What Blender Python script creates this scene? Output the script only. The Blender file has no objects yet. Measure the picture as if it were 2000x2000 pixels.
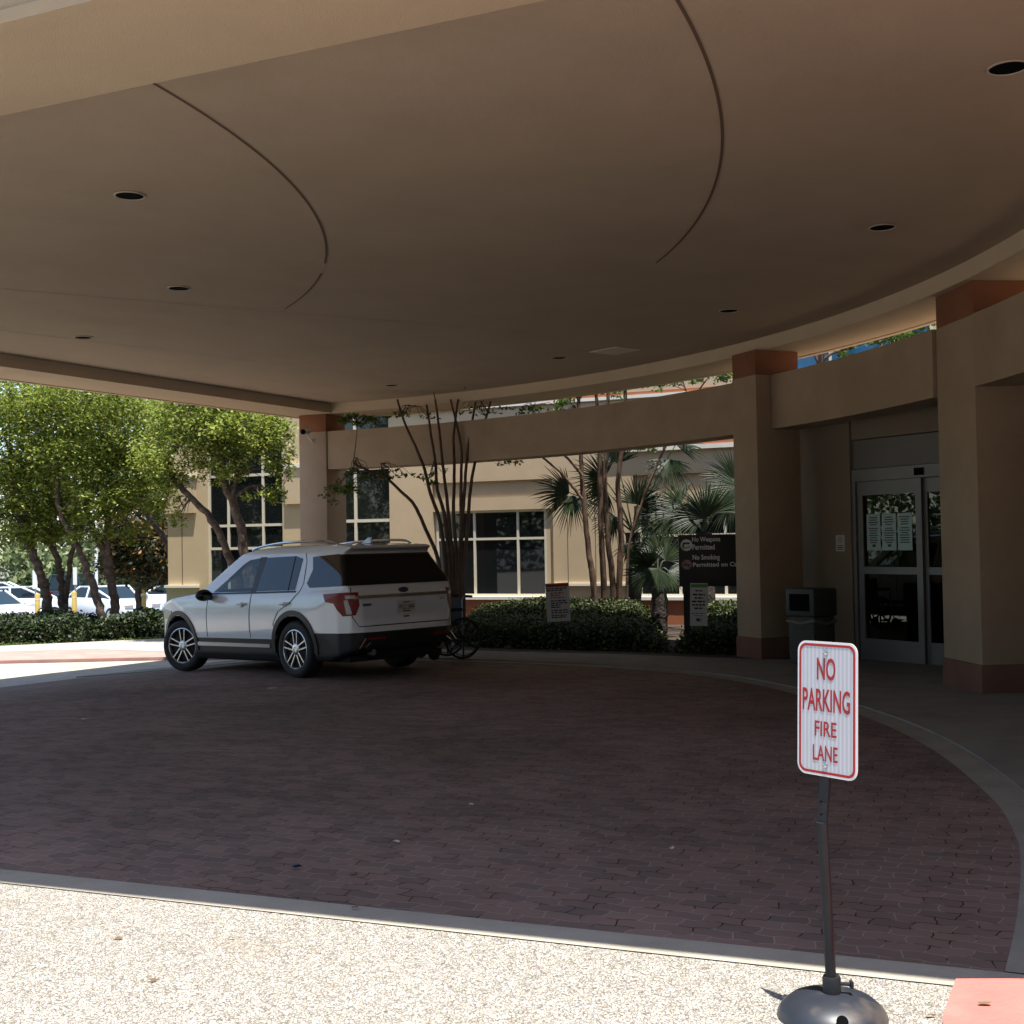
import bpy, bmesh, math, random
import numpy as np
from mathutils import Vector, Matrix
from mathutils.bvhtree import BVHTree
from mathutils.geometry import delaunay_2d_cdt
random.seed(7)
rng = np.random.default_rng(11)
sc = bpy.context.scene
COL = sc.collection
R_ = math.radians
CAMH = 1.60
# ------------------------------------------------------------------ camera maths (photo pixels of a 2000 px square)
FPX = 2400.0
_p = math.atan(62 / FPX); _rho = 0.017
CF = Vector((0, math.cos(_p), math.sin(_p)))
_r0 = Vector((1, 0, 0)); _u0 = Vector((0, -math.sin(_p), math.cos(_p)))
CR = _r0 * math.cos(_rho) - _u0 * math.sin(_rho)
CU = _u0 * math.cos(_rho) + _r0 * math.sin(_rho)
CAM = Vector((0, 0, CAMH))
def ray(px, py): return CR * ((px - 1000) / FPX) + CU * ((1000 - py) / FPX) + CF
def P(px, py, Y):
    d = ray(px, py); return CAM + d * (Y / d.y)
def onz(px, py, z):
    d = ray(px, py); return CAM + d * ((z - CAMH) / d.z)
def gz(x, y):
    v = (x + 8.11) * .878 - (y - 19.47) * .479
    t = min(1, max(0, (v + .5) / 5.5)); s = t * t * (3 - 2 * t)
    q = min(1, max(0, (y - 33) / 11)) * min(1, max(0, (-x - 2) / 6)); q = q * q * (3 - 2 * q)
    return -.0085 * min(y, 27) - .36 * (1 - s) - .62 * q
def gnd(px, py, off=0):
    d = ray(px, py); t = 10.0
    for _ in range(60): t += .5 * ((gz(d.x * t, d.y * t) + off - CAMH) / d.z - t)
    return CAM + d * t
ZB = CAMH + 2.75; ZC = CAMH + 2.94

# ------------------------------------------------------------------ materials
def nt(name):
    m = bpy.data.materials.new(name); m.use_nodes = True
    t = m.node_tree; b = t.nodes['Principled BSDF']
    return m, t, b
def N(t, k, **kw):
    n = t.nodes.new(k)
    for a, v in kw.items(): setattr(n, a, v)
    return n
def mat(name, col, rough=.7, metal=0., spec=.5, var=None, bump=None, coat=0, stain=None):
    """var=(scale, amount) brightness mottling; bump=(scale, strength); stain=(scale, amount, colour)"""
    m, t, b = nt(name); L = t.links.new
    b.inputs['Base Color'].default_value = (*col, 1)
    b.inputs['Roughness'].default_value = rough; b.inputs['Metallic'].default_value = metal
    b.inputs['Specular IOR Level'].default_value = spec
    b.inputs['Coat Weight'].default_value = coat; b.inputs['Coat Roughness'].default_value = .03
    tc = N(t, 'ShaderNodeTexCoord')
    src = None
    if var:
        n = N(t, 'ShaderNodeTexNoise'); n.inputs['Scale'].default_value = var[0]; n.inputs['Detail'].default_value = 6
        n.inputs['Roughness'].default_value = .65
        L(tc.outputs['Object'], n.inputs['Vector'])
        mr = N(t, 'ShaderNodeMapRange'); mr.inputs[1].default_value = .3; mr.inputs[2].default_value = .7
        mr.inputs[3].default_value = 1 - var[1]; mr.inputs[4].default_value = 1 + var[1]
        L(n.outputs['Fac'], mr.inputs[0])
        mx = N(t, 'ShaderNodeMix', data_type='RGBA', blend_type='MULTIPLY'); mx.inputs[0].default_value = 1
        mx.inputs[6].default_value = (*col, 1); L(mr.outputs[0], mx.inputs[7]); src = mx.outputs[2]
    if stain:
        n = N(t, 'ShaderNodeTexNoise'); n.inputs['Scale'].default_value = stain[0]; n.inputs['Detail'].default_value = 8
        L(tc.outputs['Object'], n.inputs['Vector'])
        mr = N(t, 'ShaderNodeMapRange'); mr.inputs[1].default_value = .52; mr.inputs[2].default_value = .75
        mr.inputs[3].default_value = 0; mr.inputs[4].default_value = stain[1]; L(n.outputs['Fac'], mr.inputs[0])
        mx = N(t, 'ShaderNodeMix', data_type='RGBA'); L(mr.outputs[0], mx.inputs[0])
        if src: L(src, mx.inputs[6])
        else: mx.inputs[6].default_value = (*col, 1)
        mx.inputs[7].default_value = (*stain[2], 1); src = mx.outputs[2]
    if src: L(src, b.inputs['Base Color'])
    if bump:
        n = N(t, 'ShaderNodeTexNoise'); n.inputs['Scale'].default_value = bump[0]; n.inputs['Detail'].default_value = 4
        L(tc.outputs['Object'], n.inputs['Vector'])
        bp = N(t, 'ShaderNodeBump'); bp.inputs['Strength'].default_value = bump[1]; bp.inputs['Distance'].default_value = .02
        L(n.outputs['Fac'], bp.inputs['Height']); L(bp.outputs[0], b.inputs['Normal'])
    return m
def leafmat(name, cols, trans=.3, rough=.55):
    m, t, b = nt(name); L = t.links.new
    at = N(t, 'ShaderNodeAttribute', attribute_name='tone')
    cr = N(t, 'ShaderNodeValToRGB'); e = cr.color_ramp.elements
    for i, c in enumerate(cols):
        pos = i / (len(cols) - 1)
        if i < 2: e[i].position = pos; e[i].color = (*c, 1)
        else:
            q = e.new(pos); q.color = (*c, 1)
    if len(cols) > 2:
        for i, c in enumerate(cols): e[i].position = i / (len(cols) - 1); e[i].color = (*c, 1)
    L(at.outputs['Fac'], cr.inputs[0]); L(cr.outputs[0], b.inputs['Base Color'])
    b.inputs['Roughness'].default_value = rough; b.inputs['Specular IOR Level'].default_value = .4
    tr = N(t, 'ShaderNodeBsdfTranslucent'); L(cr.outputs[0], tr.inputs[0])
    ms = N(t, 'ShaderNodeMixShader'); ms.inputs[0].default_value = trans
    L(b.outputs[0], ms.inputs[1]); L(tr.outputs[0], ms.inputs[2])
    L(ms.outputs[0], t.nodes['Material Output'].inputs[0])
    return m
def glassmat(name, tint=(.8, .85, .85), alpha=.25, rough=.0, spec=.5):
    m, t, b = nt(name); L = t.links.new
    tr = N(t, 'ShaderNodeBsdfTransparent'); tr.inputs[0].default_value = (*tint, 1)
    gl = N(t, 'ShaderNodeBsdfGlossy'); gl.inputs['Roughness'].default_value = rough
    lw = N(t, 'ShaderNodeLayerWeight'); lw.inputs[0].default_value = .5
    pw = N(t, 'ShaderNodeMath', operation='POWER'); L(lw.outputs['Facing'], pw.inputs[0]); pw.inputs[1].default_value = 5
    fr = N(t, 'ShaderNodeMapRange'); L(pw.outputs[0], fr.inputs[0]); fr.inputs[3].default_value = .06; fr.inputs[4].default_value = 1
    ms = N(t, 'ShaderNodeMixShader'); L(fr.outputs[0], ms.inputs[0]); L(tr.outputs[0], ms.inputs[1]); L(gl.outputs[0], ms.inputs[2])
    L(ms.outputs[0], t.nodes['Material Output'].inputs[0])
    return m
M = {}
TAN = (.405, .30, .205)
M['stucco'] = mat('stucco_tan', TAN, .9, spec=.2, var=(1.6, .09), bump=(110, .4), stain=(.7, .45, (.33, .25, .17)))
M['soffit'] = mat('soffit_stucco', (.475, .37, .268), .92, spec=.15, var=(1.1, .06), bump=(110, .2), stain=(.45, .4, (.40, .31, .222)))
M['trimgrey'] = mat('light_trim', (.50, .44, .36), .5)
M['beam'] = mat('edge_beam_stucco', (.58, .45, .31), .9, spec=.2, var=(1.2, .05), bump=(120, .2), stain=(.6, .35, (.49, .38, .265)))
M['joint'] = mat('joint_brown', (.12, .075, .045), .9)
M['seam'] = mat('seam_tan', (.33, .235, .16), .9)
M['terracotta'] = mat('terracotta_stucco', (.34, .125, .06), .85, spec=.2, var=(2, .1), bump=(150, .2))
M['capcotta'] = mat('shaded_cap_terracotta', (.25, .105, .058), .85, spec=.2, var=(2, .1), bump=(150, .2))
M['stuccodark'] = mat('shaded_tan_stucco', (.27, .21, .155), .9, spec=.2, var=(1.2, .06), bump=(160, .25))  # tan stucco with the dimness of the vestibule put into its colour
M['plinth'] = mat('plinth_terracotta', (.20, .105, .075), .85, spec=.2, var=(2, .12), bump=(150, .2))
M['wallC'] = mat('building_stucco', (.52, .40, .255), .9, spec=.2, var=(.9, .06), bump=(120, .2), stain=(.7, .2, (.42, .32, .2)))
M['trimwhite'] = mat('cast_stone_trim', (.72, .68, .58), .8, var=(2, .05))
M['winframe'] = mat('painted_window_frame', (.60, .55, .43), .5)
M['darkglass'] = mat('dark_tinted_glass', (.008, .010, .011), .02, spec=.5)
M['blueglass'] = mat('blue_tinted_glass', (.02, .10, .20), .05, spec=.5)
M['concrete'] = mat('plain_concrete', (.40, .365, .30), .85, spec=.2, var=(3, .12), bump=(60, .25), stain=(1.2, .4, (.24, .21, .17)))
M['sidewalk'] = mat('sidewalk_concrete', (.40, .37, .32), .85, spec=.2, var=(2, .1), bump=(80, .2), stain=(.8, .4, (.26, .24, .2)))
M['shadewalk'] = mat('shaded_worn_sidewalk', (.26, .24, .21), .85, spec=.2, var=(2, .15), bump=(80, .2), stain=(.8, .6, (.14, .13, .11)))  # worn sidewalk, with the canopy's shade also put into the colour
M['redpaint'] = mat('red_kerb_paint', (.52, .165, .14), .75, var=(4, .12), bump=(50, .3), stain=(2.2, .75, (.40, .25, .21)))
M['guttergrey'] = mat('gutter_concrete', (.31, .285, .235), .85, spec=.2, var=(3, .12), bump=(60, .25), stain=(1.2, .5, (.18, .16, .13)))
M['fadedred'] = mat('faded_red_kerb_paint', (.42, .235, .20), .8, var=(3, .15), stain=(2, .6, (.45, .33, .29)))
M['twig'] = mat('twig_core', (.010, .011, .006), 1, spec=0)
M['soil'] = mat('mulch_soil', (.045, .03, .02), .95, var=(8, .4), bump=(30, .8))
M['lawn'] = mat('lawn_ground', (.10, .13, .03), .95, var=(6, .3), bump=(40, .6))
M['asphalt'] = mat('parking_asphalt', (.16, .155, .15), .9, var=(2, .15), bump=(80, .3))
M['whitepaint'] = mat('white_car_paint', (.76, .79, .83), .2, spec=.5, coat=1.0)
M['blackplastic'] = mat('black_plastic', (.012, .012, .013), .45, spec=.4)
M['matteblack'] = mat('matte_black', (.008, .008, .008), .8)
M['rubber'] = mat('tyre_rubber', (.014, .014, .014), .75, bump=(60, .2))
M['alloy'] = mat('alloy_silver', (.55, .56, .58), .28, metal=.9)
M['chrome'] = mat('chrome', (.75, .75, .76), .12, metal=1)
M['redlens'] = mat('red_lens', (.22, .005, .006), .3, spec=.3, coat=.1)
M['clearlens'] = mat('clear_lens', (.40, .36, .36), .15, coat=.3)
M['autoglass'] = mat('privacy_glass', (.006, .007, .009), .015, spec=.55)
M['clearglass'] = glassmat('clear_auto_glass', (.62, .70, .68))
M['doorglass'] = glassmat('door_glass', (.45, .52, .5))
M['seat'] = mat('seat_fabric', (.03, .028, .027), .9)
M['platewhite'] = mat('plate_white', (.62, .58, .55), .5)
M['ink'] = mat('dark_ink', (.03, .028, .03), .7)
M['badgeblue'] = mat('badge_blue', (.01, .02, .07), .2, coat=1)
M['signwhite'] = None
M['signred'] = mat('sign_red', (.36, .012, .014), .5)
M['signgrey'] = mat('sign_lettering_grey', (.85, .85, .83), .6)
M['signdark'] = mat('sign_charcoal', (.022, .021, .021), .6)
M['paper'] = mat('white_corrugated_plastic', (.62, .62, .66), .6)
M['green'] = mat('green_print', (.10, .30, .06), .6)
M['redprint'] = mat('red_print', (.40, .03, .03), .6)
M['notice'] = mat('shaded_notice_paper', (.45, .60, .56), .7)  # white paper, the teal of its shade put into the colour
M['galv'] = mat('dark_painted_steel', (.016, .019, .023), .55, spec=.3, var=(6, .2), stain=(14, .3, (.035, .026, .02)))
M['domegrey'] = mat('sign_base_steel', (.024, .029, .039), .4, var=(8, .2), stain=(9, .7, (.15, .115, .09)))
M['steel'] = mat('bright_steel', (.6, .6, .62), .25, metal=1)
M['dullsteel'] = mat('dull_steel', (.16, .16, .165), .4, metal=.8)
M['alum'] = mat('door_aluminium', (.19, .18, .165), .5, metal=.35, var=(3, .05))
M['panelgrey'] = mat('header_panel', (.18, .165, .145), .6, var=(2, .06))
M['binhood'] = mat('bin_hood_grey', (.05, .049, .047), .6)
M['bin'] = mat('bin_aggregate', (.075, .072, .066), .85, var=(40, .5), bump=(50, .4))
M['bark_birch'] = mat('birch_bark', (.075, .052, .037), .95, var=(8, .6), bump=(14, 1.5), stain=(7, .7, (.22, .15, .105)))
M['bark_dark'] = mat('dark_bark', (.075, .05, .04), .95, var=(9, .4), bump=(20, .9))
M['bark_crepe'] = mat('crepe_bark', (.09, .05, .028), .8, var=(4, .3), stain=(5, .6, (.19, .125, .075)), bump=(12, .3))
M['bark_palm'] = mat('palm_bark', (.045, .035, .028), .95, var=(12, .4), bump=(20, 1.0))
M['lf_birch'] = leafmat('birch_leaves', [(.08, .12, .016), (.23, .29, .04), (.42, .45, .11)], .5)
M['lf_crepe'] = leafmat('crepe_leaves', [(.035, .075, .012), (.09, .16, .025), (.15, .22, .04)], .35)
M['lf_hedge'] = leafmat('hedge_leaves', [(.012, .020, .006), (.036, .052, .010), (.11, .13, .03)], .18)
M['lf_shrub'] = leafmat('shrub_leaves', [(.009, .017, .006), (.020, .036, .010), (.055, .085, .018)], .2)
M['lf_magnolia'] = leafmat('magnolia_leaves', [(.018, .030, .008), (.03, .045, .012), (.26, .12, .025)], .15)
M['lf_pine'] = leafmat('far_tree_leaves', [(.085, .12, .045), (.15, .19, .07), (.24, .27, .12)], .3)
M['lf_palm'] = leafmat('palm_blades', [(.008, .019, .006), (.024, .042, .013), (.085, .105, .045)], .22, .5)
M['lf_grass'] = leafmat('grass_blades', [(.06, .09, .015), (.11, .15, .03), (.2, .2, .07)], .3)
M['petiole'] = mat('palm_petiole', (.045, .06, .022), .6)
M['yellow'] = mat('bollard_yellow', (.52, .37, .09), .5, var=(5, .1))
M['litter'] = mat('litter_paper', (.55, .50, .42), .8)
M['deadleaf'] = mat('dead_leaf', (.16, .10, .05), .85)
M['bluefilm'] = mat('crumpled_blue_wrapper', (.05, .09, .11), .4)
M['truckblack'] = mat('black_car_paint', (.012, .012, .014), .2, coat=1)
M['silverpaint'] = mat('silver_car_paint', (.45, .46, .47), .25, metal=.3, coat=1)
M['camwhite'] = mat('camera_housing', (.6, .6, .58), .4)
M['skin'] = mat('lens_black', (.004, .004, .004), .9, spec=.05)

def brick_mat():
    m, t, b = nt('interlocking_pavers'); L = t.links.new
    tc = N(t, 'ShaderNodeTexCoord'); mp = N(t, 'ShaderNodeMapping'); mp.inputs['Rotation'].default_value = (0, 0, R_(23.9))
    L(tc.outputs['Object'], mp.inputs[0])
    sx = N(t, 'ShaderNodeSeparateXYZ'); L(mp.outputs[0], sx.inputs[0])
    def math_(op, a, bb):
        n = N(t, 'ShaderNodeMath', operation=op)
        for i, v in enumerate((a, bb)):
            if v is None: continue
            if isinstance(v, (int, float)): n.inputs[i].default_value = v
            else: L(v, n.inputs[i])
        return n.outputs[0]
    s = math_('SINE', math_('MULTIPLY', sx.outputs[0], 2 * math.pi / .168), None)
    y2 = math_('ADD', sx.outputs[1], math_('MULTIPLY', s, .008))
    s2 = math_('SINE', math_('MULTIPLY', sx.outputs[1], 2 * math.pi / .168), None)
    x2 = math_('ADD', sx.outputs[0], math_('MULTIPLY', s2, .008))
    cx = N(t, 'ShaderNodeCombineXYZ'); L(x2, cx.inputs[0]); L(y2, cx.inputs[1])
    nz = N(t, 'ShaderNodeTexNoise'); nz.inputs['Scale'].default_value = 1.3; nz.inputs['Detail'].default_value = 2
    L(tc.outputs['Object'], nz.inputs['Vector'])
    ad = N(t, 'ShaderNodeVectorMath', operation='MULTIPLY_ADD'); ad.inputs[1].default_value = (.02, .02, 0)
    L(nz.outputs['Color'], ad.inputs[0]); L(cx.outputs[0], ad.inputs[2])
    br = N(t, 'ShaderNodeTexBrick'); br.offset = .5
    for k, v in (('Scale', 1), ('Mortar Size', .0038), ('Mortar Smooth', .25), ('Bias', -.1), ('Brick Width', .168), ('Row Height', .100)): br.inputs[k].default_value = v
    br.inputs['Color1'].default_value = (.245, .162, .130, 1); br.inputs['Color2'].default_value = (.165, .118, .100, 1)
    br.inputs['Mortar'].default_value = (.30, .25, .215, 1)
    L(ad.outputs[0], br.inputs['Vector'])
    n2 = N(t, 'ShaderNodeTexNoise'); n2.inputs['Scale'].default_value = .55; n2.inputs['Detail'].default_value = 7; n2.inputs['Roughness'].default_value = .6
    L(tc.outputs['Object'], n2.inputs['Vector'])
    mr = N(t, 'ShaderNodeMapRange'); mr.inputs[1].default_value = .3; mr.inputs[2].default_value = .7; mr.inputs[3].default_value = .72; mr.inputs[4].default_value = 1.18
    L(n2.outputs['Fac'], mr.inputs[0])
    mx = N(t, 'ShaderNodeMix', data_type='RGBA', blend_type='MULTIPLY'); mx.inputs[0].default_value = 1
    L(br.outputs['Color'], mx.inputs[6]); L(mr.outputs[0], mx.inputs[7])
    # dark gaps where joints have lost their sand
    n3 = N(t, 'ShaderNodeTexNoise'); n3.inputs['Scale'].default_value = 5; n3.inputs['Detail'].default_value = 3
    L(tc.outputs['Object'], n3.inputs['Vector'])
    m3 = N(t, 'ShaderNodeMapRange'); m3.inputs[1].default_value = .50; m3.inputs[2].default_value = .56; L(n3.outputs['Fac'], m3.inputs[0])
    mm = math_('MULTIPLY', m3.outputs[0], br.outputs['Fac'])
    mz = N(t, 'ShaderNodeMix', data_type='RGBA'); L(mm, mz.inputs[0]); L(mx.outputs[2], mz.inputs[6]); mz.inputs[7].default_value = (.018, .014, .013, 1)
    L(mz.outputs[2], b.inputs['Base Color'])
    b.inputs['Roughness'].default_value = .8; b.inputs['Specular IOR Level'].default_value = .25
    h = math_('SUBTRACT', 1, br.outputs['Fac'])
    n4 = N(t, 'ShaderNodeTexNoise'); n4.inputs['Scale'].default_value = 60; L(tc.outputs['Object'], n4.inputs['Vector'])
    h = math_('ADD', h, math_('MULTIPLY', n4.outputs['Fac'], .25))
    bp = N(t, 'ShaderNodeBump'); bp.inputs['Strength'].default_value = .5; bp.inputs['Distance'].default_value = .006
    L(h, bp.inputs['Height']); L(bp.outputs[0], b.inputs['Normal'])
    return m
M['brick'] = brick_mat()
def aggregate_mat():
    m, t, b = nt('exposed_aggregate'); L = t.links.new
    tc = N(t, 'ShaderNodeTexCoord')
    nz = N(t, 'ShaderNodeTexNoise'); nz.inputs['Scale'].default_value = 30; nz.inputs['Detail'].default_value = 2
    L(tc.outputs['Object'], nz.inputs['Vector'])
    ad = N(t, 'ShaderNodeVectorMath', operation='MULTIPLY_ADD'); ad.inputs[1].default_value = (.03, .03, .03)
    L(nz.outputs['Color'], ad.inputs[0]); L(tc.outputs['Object'], ad.inputs[2])
    vo = N(t, 'ShaderNodeTexVoronoi', feature='DISTANCE_TO_EDGE'); vo.inputs['Scale'].default_value = 78
    L(ad.outputs[0], vo.inputs['Vector'])
    vc = N(t, 'ShaderNodeTexVoronoi', feature='F1'); vc.inputs['Scale'].default_value = 78; L(ad.outputs[0], vc.inputs['Vector'])
    cr = N(t, 'ShaderNodeValToRGB'); cr.color_ramp.elements[0].position = .04; cr.color_ramp.elements[0].color = (.14, .122, .10, 1)
    cr.color_ramp.elements[1].position = .17; cr.color_ramp.elements[1].color = (.47, .445, .40, 1)
    L(vo.outputs['Distance'], cr.inputs[0])
    sp = N(t, 'ShaderNodeSeparateColor'); L(vc.outputs['Color'], sp.inputs[0])
    mr = N(t, 'ShaderNodeMapRange'); mr.inputs[3].default_value = .62; mr.inputs[4].default_value = 1.2; L(sp.outputs[0], mr.inputs[0])
    mx = N(t, 'ShaderNodeMix', data_type='RGBA', blend_type='MULTIPLY'); mx.inputs[0].default_value = 1
    L(cr.outputs[0], mx.inputs[6]); L(mr.outputs[0], mx.inputs[7])
    n2 = N(t, 'ShaderNodeTexNoise'); n2.inputs['Scale'].default_value = 1.1; n2.inputs['Detail'].default_value = 9; n2.inputs['Roughness'].default_value = .7
    L(tc.outputs['Object'], n2.inputs['Vector'])
    m2 = N(t, 'ShaderNodeMapRange'); m2.inputs[1].default_value = .56; m2.inputs[2].default_value = .74; m2.inputs[4].default_value = .6; L(n2.outputs['Fac'], m2.inputs[0])
    mz = N(t, 'ShaderNodeMix', data_type='RGBA'); L(m2.outputs[0], mz.inputs[0]); L(mx.outputs[2], mz.inputs[6]); mz.inputs[7].default_value = (.22, .16, .11, 1)
    L(mz.outputs[2], b.inputs['Base Color']); b.inputs['Roughness'].default_value = .85; b.inputs['Specular IOR Level'].default_value = .25
    bp = N(t, 'ShaderNodeBump'); bp.inputs['Strength'].default_value = .6; bp.inputs['Distance'].default_value = .006
    L(vo.outputs['Distance'], bp.inputs['Height']); L(bp.outputs[0], b.inputs['Normal'])
    return m
M['aggregate'] = aggregate_mat()
def signwhite_mat():
    m, t, b = nt('reflective_sign_sheeting'); L = t.links.new
    tc = N(t, 'ShaderNodeTexCoord'); w = N(t, 'ShaderNodeTexWave', wave_type='BANDS', bands_direction='X'); w.inputs['Scale'].default_value = 19
    w.inputs['Distortion'].default_value = .3
    L(tc.outputs['Object'], w.inputs['Vector'])
    cr = N(t, 'ShaderNodeValToRGB'); cr.color_ramp.elements[0].color = (.43, .45, .49, 1); cr.color_ramp.elements[1].color = (.56, .575, .61, 1)
    L(w.outputs['Fac'], cr.inputs[0]); L(cr.outputs[0], b.inputs['Base Color']); b.inputs['Roughness'].default_value = .35
    return m
M['signwhite'] = signwhite_mat()
M['signedge'] = mat('sign_border_white', (.78, .77, .76), .4)

# ------------------------------------------------------------------ object helpers
ORG = {}
def link(o, parent=None):
    COL.objects.link(o)
    if parent: o.parent = parent
    return o
def tag(o, label=None, cat=None, group=None, kind=None):
    if label: o['label'] = label
    if cat: o['category'] = cat
    if group: o['group'] = group
    if kind: o['kind'] = kind
    return o
def thing(name, label, cat, loc=(0, 0, 0), group=None, rot=(0, 0, 0)):
    o = bpy.data.objects.new(name, None); o.empty_display_size = .2; link(o)
    o.location = loc; o.rotation_euler = rot
    ORG[o.name] = Vector(loc)
    return tag(o, label, cat, group)
def relabel(o, s): o['label'] = s
class MB:
    def __init__(s): s.v = []; s.f = []; s.mi = []; s.cur = 0
    def add(s, vs, fs):
        b = len(s.v); s.v += [tuple(v) for v in vs]
        s.f += [tuple(b + i for i in f) for f in fs]; s.mi += [s.cur] * len(fs)
    def box(s, x0, x1, y0, y1, z0, z1): s.hexa([(x0, y0, z0), (x1, y0, z0), (x1, y1, z0), (x0, y1, z0), (x0, y0, z1), (x1, y0, z1), (x1, y1, z1), (x0, y1, z1)])
    def hexa(s, v): s.add(v, [(3, 2, 1, 0), (4, 5, 6, 7), (0, 1, 5, 4), (1, 2, 6, 5), (2, 3, 7, 6), (3, 0, 4, 7)])
    def fbox(s, fr, s0, s1, d0, d1, z0, z1):
        o, e, n = fr
        def q(a, d, z): return (o[0] + e[0] * a + n[0] * d, o[1] + e[1] * a + n[1] * d, z)
        s.hexa([q(s0, d1, z0), q(s1, d1, z0), q(s1, d0, z0), q(s0, d0, z0), q(s0, d1, z1), q(s1, d1, z1), q(s1, d0, z1), q(s0, d0, z1)])
    def obox(s, c, ax, ay, az, hx, hy, hz):
        c = Vector(c); ax, ay, az = Vector(ax) * hx, Vector(ay) * hy, Vector(az) * hz
        s.hexa([c - ax - ay - az, c + ax - ay - az, c + ax + ay - az, c - ax + ay - az, c - ax - ay + az, c + ax - ay + az, c + ax + ay + az, c - ax + ay + az])
    def prism(s, poly, z0, z1, f=None):
        f = f or (lambda a, b, z: (a, b, z)); n = len(poly)
        s.add([f(a, b, z0) for a, b in poly] + [f(a, b, z1) for a, b in poly],
              [tuple(range(n))[::-1], tuple(range(n, 2 * n))] + [(i, (i + 1) % n, n + (i + 1) % n, n + i) for i in range(n)])
    def tube(s, pts, rad, seg=8, cap=True):
        pts = [Vector(p) for p in pts]
        if isinstance(rad, (int, float)): rad = [rad] * len(pts)
        vs = []; fs = []; up = None
        for i, p in enumerate(pts):
            t = (pts[min(i + 1, len(pts) - 1)] - pts[max(i - 1, 0)]).normalized()
            if up is None:
                up = Vector((0, 0, 1)) if abs(t.z) < .9 else Vector((1, 0, 0))
            a = t.cross(up).normalized(); b = a.cross(t).normalized(); up = b
            for k in range(seg):
                q = 2 * math.pi * k / seg; vs.append(p + (a * math.cos(q) + b * math.sin(q)) * rad[i])
        for i in range(len(pts) - 1):
            for k in range(seg):
                fs.append((i * seg + k, i * seg + (k + 1) % seg, (i + 1) * seg + (k + 1) % seg, (i + 1) * seg + k))
        if cap: fs += [tuple(range(seg))[::-1], tuple(range((len(pts) - 1) * seg, len(pts) * seg))]
        s.add(vs, fs)
    def lathe(s, prof, c, axis=(0, 0, 1), seg=32, closed=False):
        """prof: list of (radius, along axis)"""
        ax = Vector(axis).normalized(); up = Vector((0, 0, 1)) if abs(ax.z) < .9 else Vector((1, 0, 0))
        a = ax.cross(up).normalized(); b = ax.cross(a); c = Vector(c); vs = []; fs = []; n = len(prof)
        for r, h in prof:
            for k in range(seg):
                q = 2 * math.pi * k / seg; vs.append(c + ax * h + (a * math.cos(q) + b * math.sin(q)) * r)
        for i in range(n if closed else n - 1):
            j = (i + 1) % n
            for k in range(seg): fs.append((i * seg + k, i * seg + (k + 1) % seg, j * seg + (k + 1) % seg, j * seg + k))
        if not closed:
            fs += [tuple(range(seg))[::-1], tuple(range((n - 1) * seg, n * seg))]
        s.add(vs, fs)
    def sphere(s, c, r, sx=1, sy=1, sz=1, seg=16, rings=10, rot=None):
        vs = []; fs = []
        for i in range(rings + 1):
            th = math.pi * i / rings
            for k in range(seg):
                q = 2 * math.pi * k / seg; v = Vector((r * sx * math.sin(th) * math.cos(q), r * sy * math.sin(th) * math.sin(q), r * sz * math.cos(th)))
                if rot: v = rot @ v
                vs.append(Vector(c) + v)
        for i in range(rings):
            for k in range(seg): fs.append((i * seg + k, (i + 1) * seg + k, (i + 1) * seg + (k + 1) % seg, i * seg + (k + 1) % seg))
        s.add(vs, fs)
    def build(s, name, mats, parent=None, world=False, smooth=False, bevel=0, angle=40, clean=False):
        me = bpy.data.meshes.new(name)
        o3 = Vector((0, 0, 0))
        if parent is not None and world: o3 = ORG[parent.name]
        me.from_pydata([(v[0] - o3.x, v[1] - o3.y, v[2] - o3.z) for v in s.v], [], s.f)
        if not isinstance(mats, (list, tuple)): mats = [mats]
        for m in mats: me.materials.append(m)
        if len(mats) > 1: me.polygons.foreach_set('material_index', s.mi)
        bm = bmesh.new(); bm.from_mesh(me)
        if clean or bevel: bmesh.ops.remove_doubles(bm, verts=bm.verts, dist=1e-5)
        bmesh.ops.recalc_face_normals(bm, faces=bm.faces)
        if bevel:
            eds = [e for e in bm.edges if len(e.link_faces) == 2 and e.calc_face_angle(0) > R_(30)]
            bmesh.ops.bevel(bm, geom=eds, offset=bevel, segments=2, profile=.5, affect='EDGES', clamp_overlap=True)
        bm.to_mesh(me); bm.free()
        if smooth or bevel:
            me.polygons.foreach_set('use_smooth', [True] * len(me.polygons))
            me.set_sharp_from_angle(angle=R_(angle))
        o = bpy.data.objects.new(name, me); link(o, parent)
        ORG[o.name] = ORG[parent.name] if (parent is not None and parent.name in ORG) else Vector((0, 0, 0))
        return o
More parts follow.
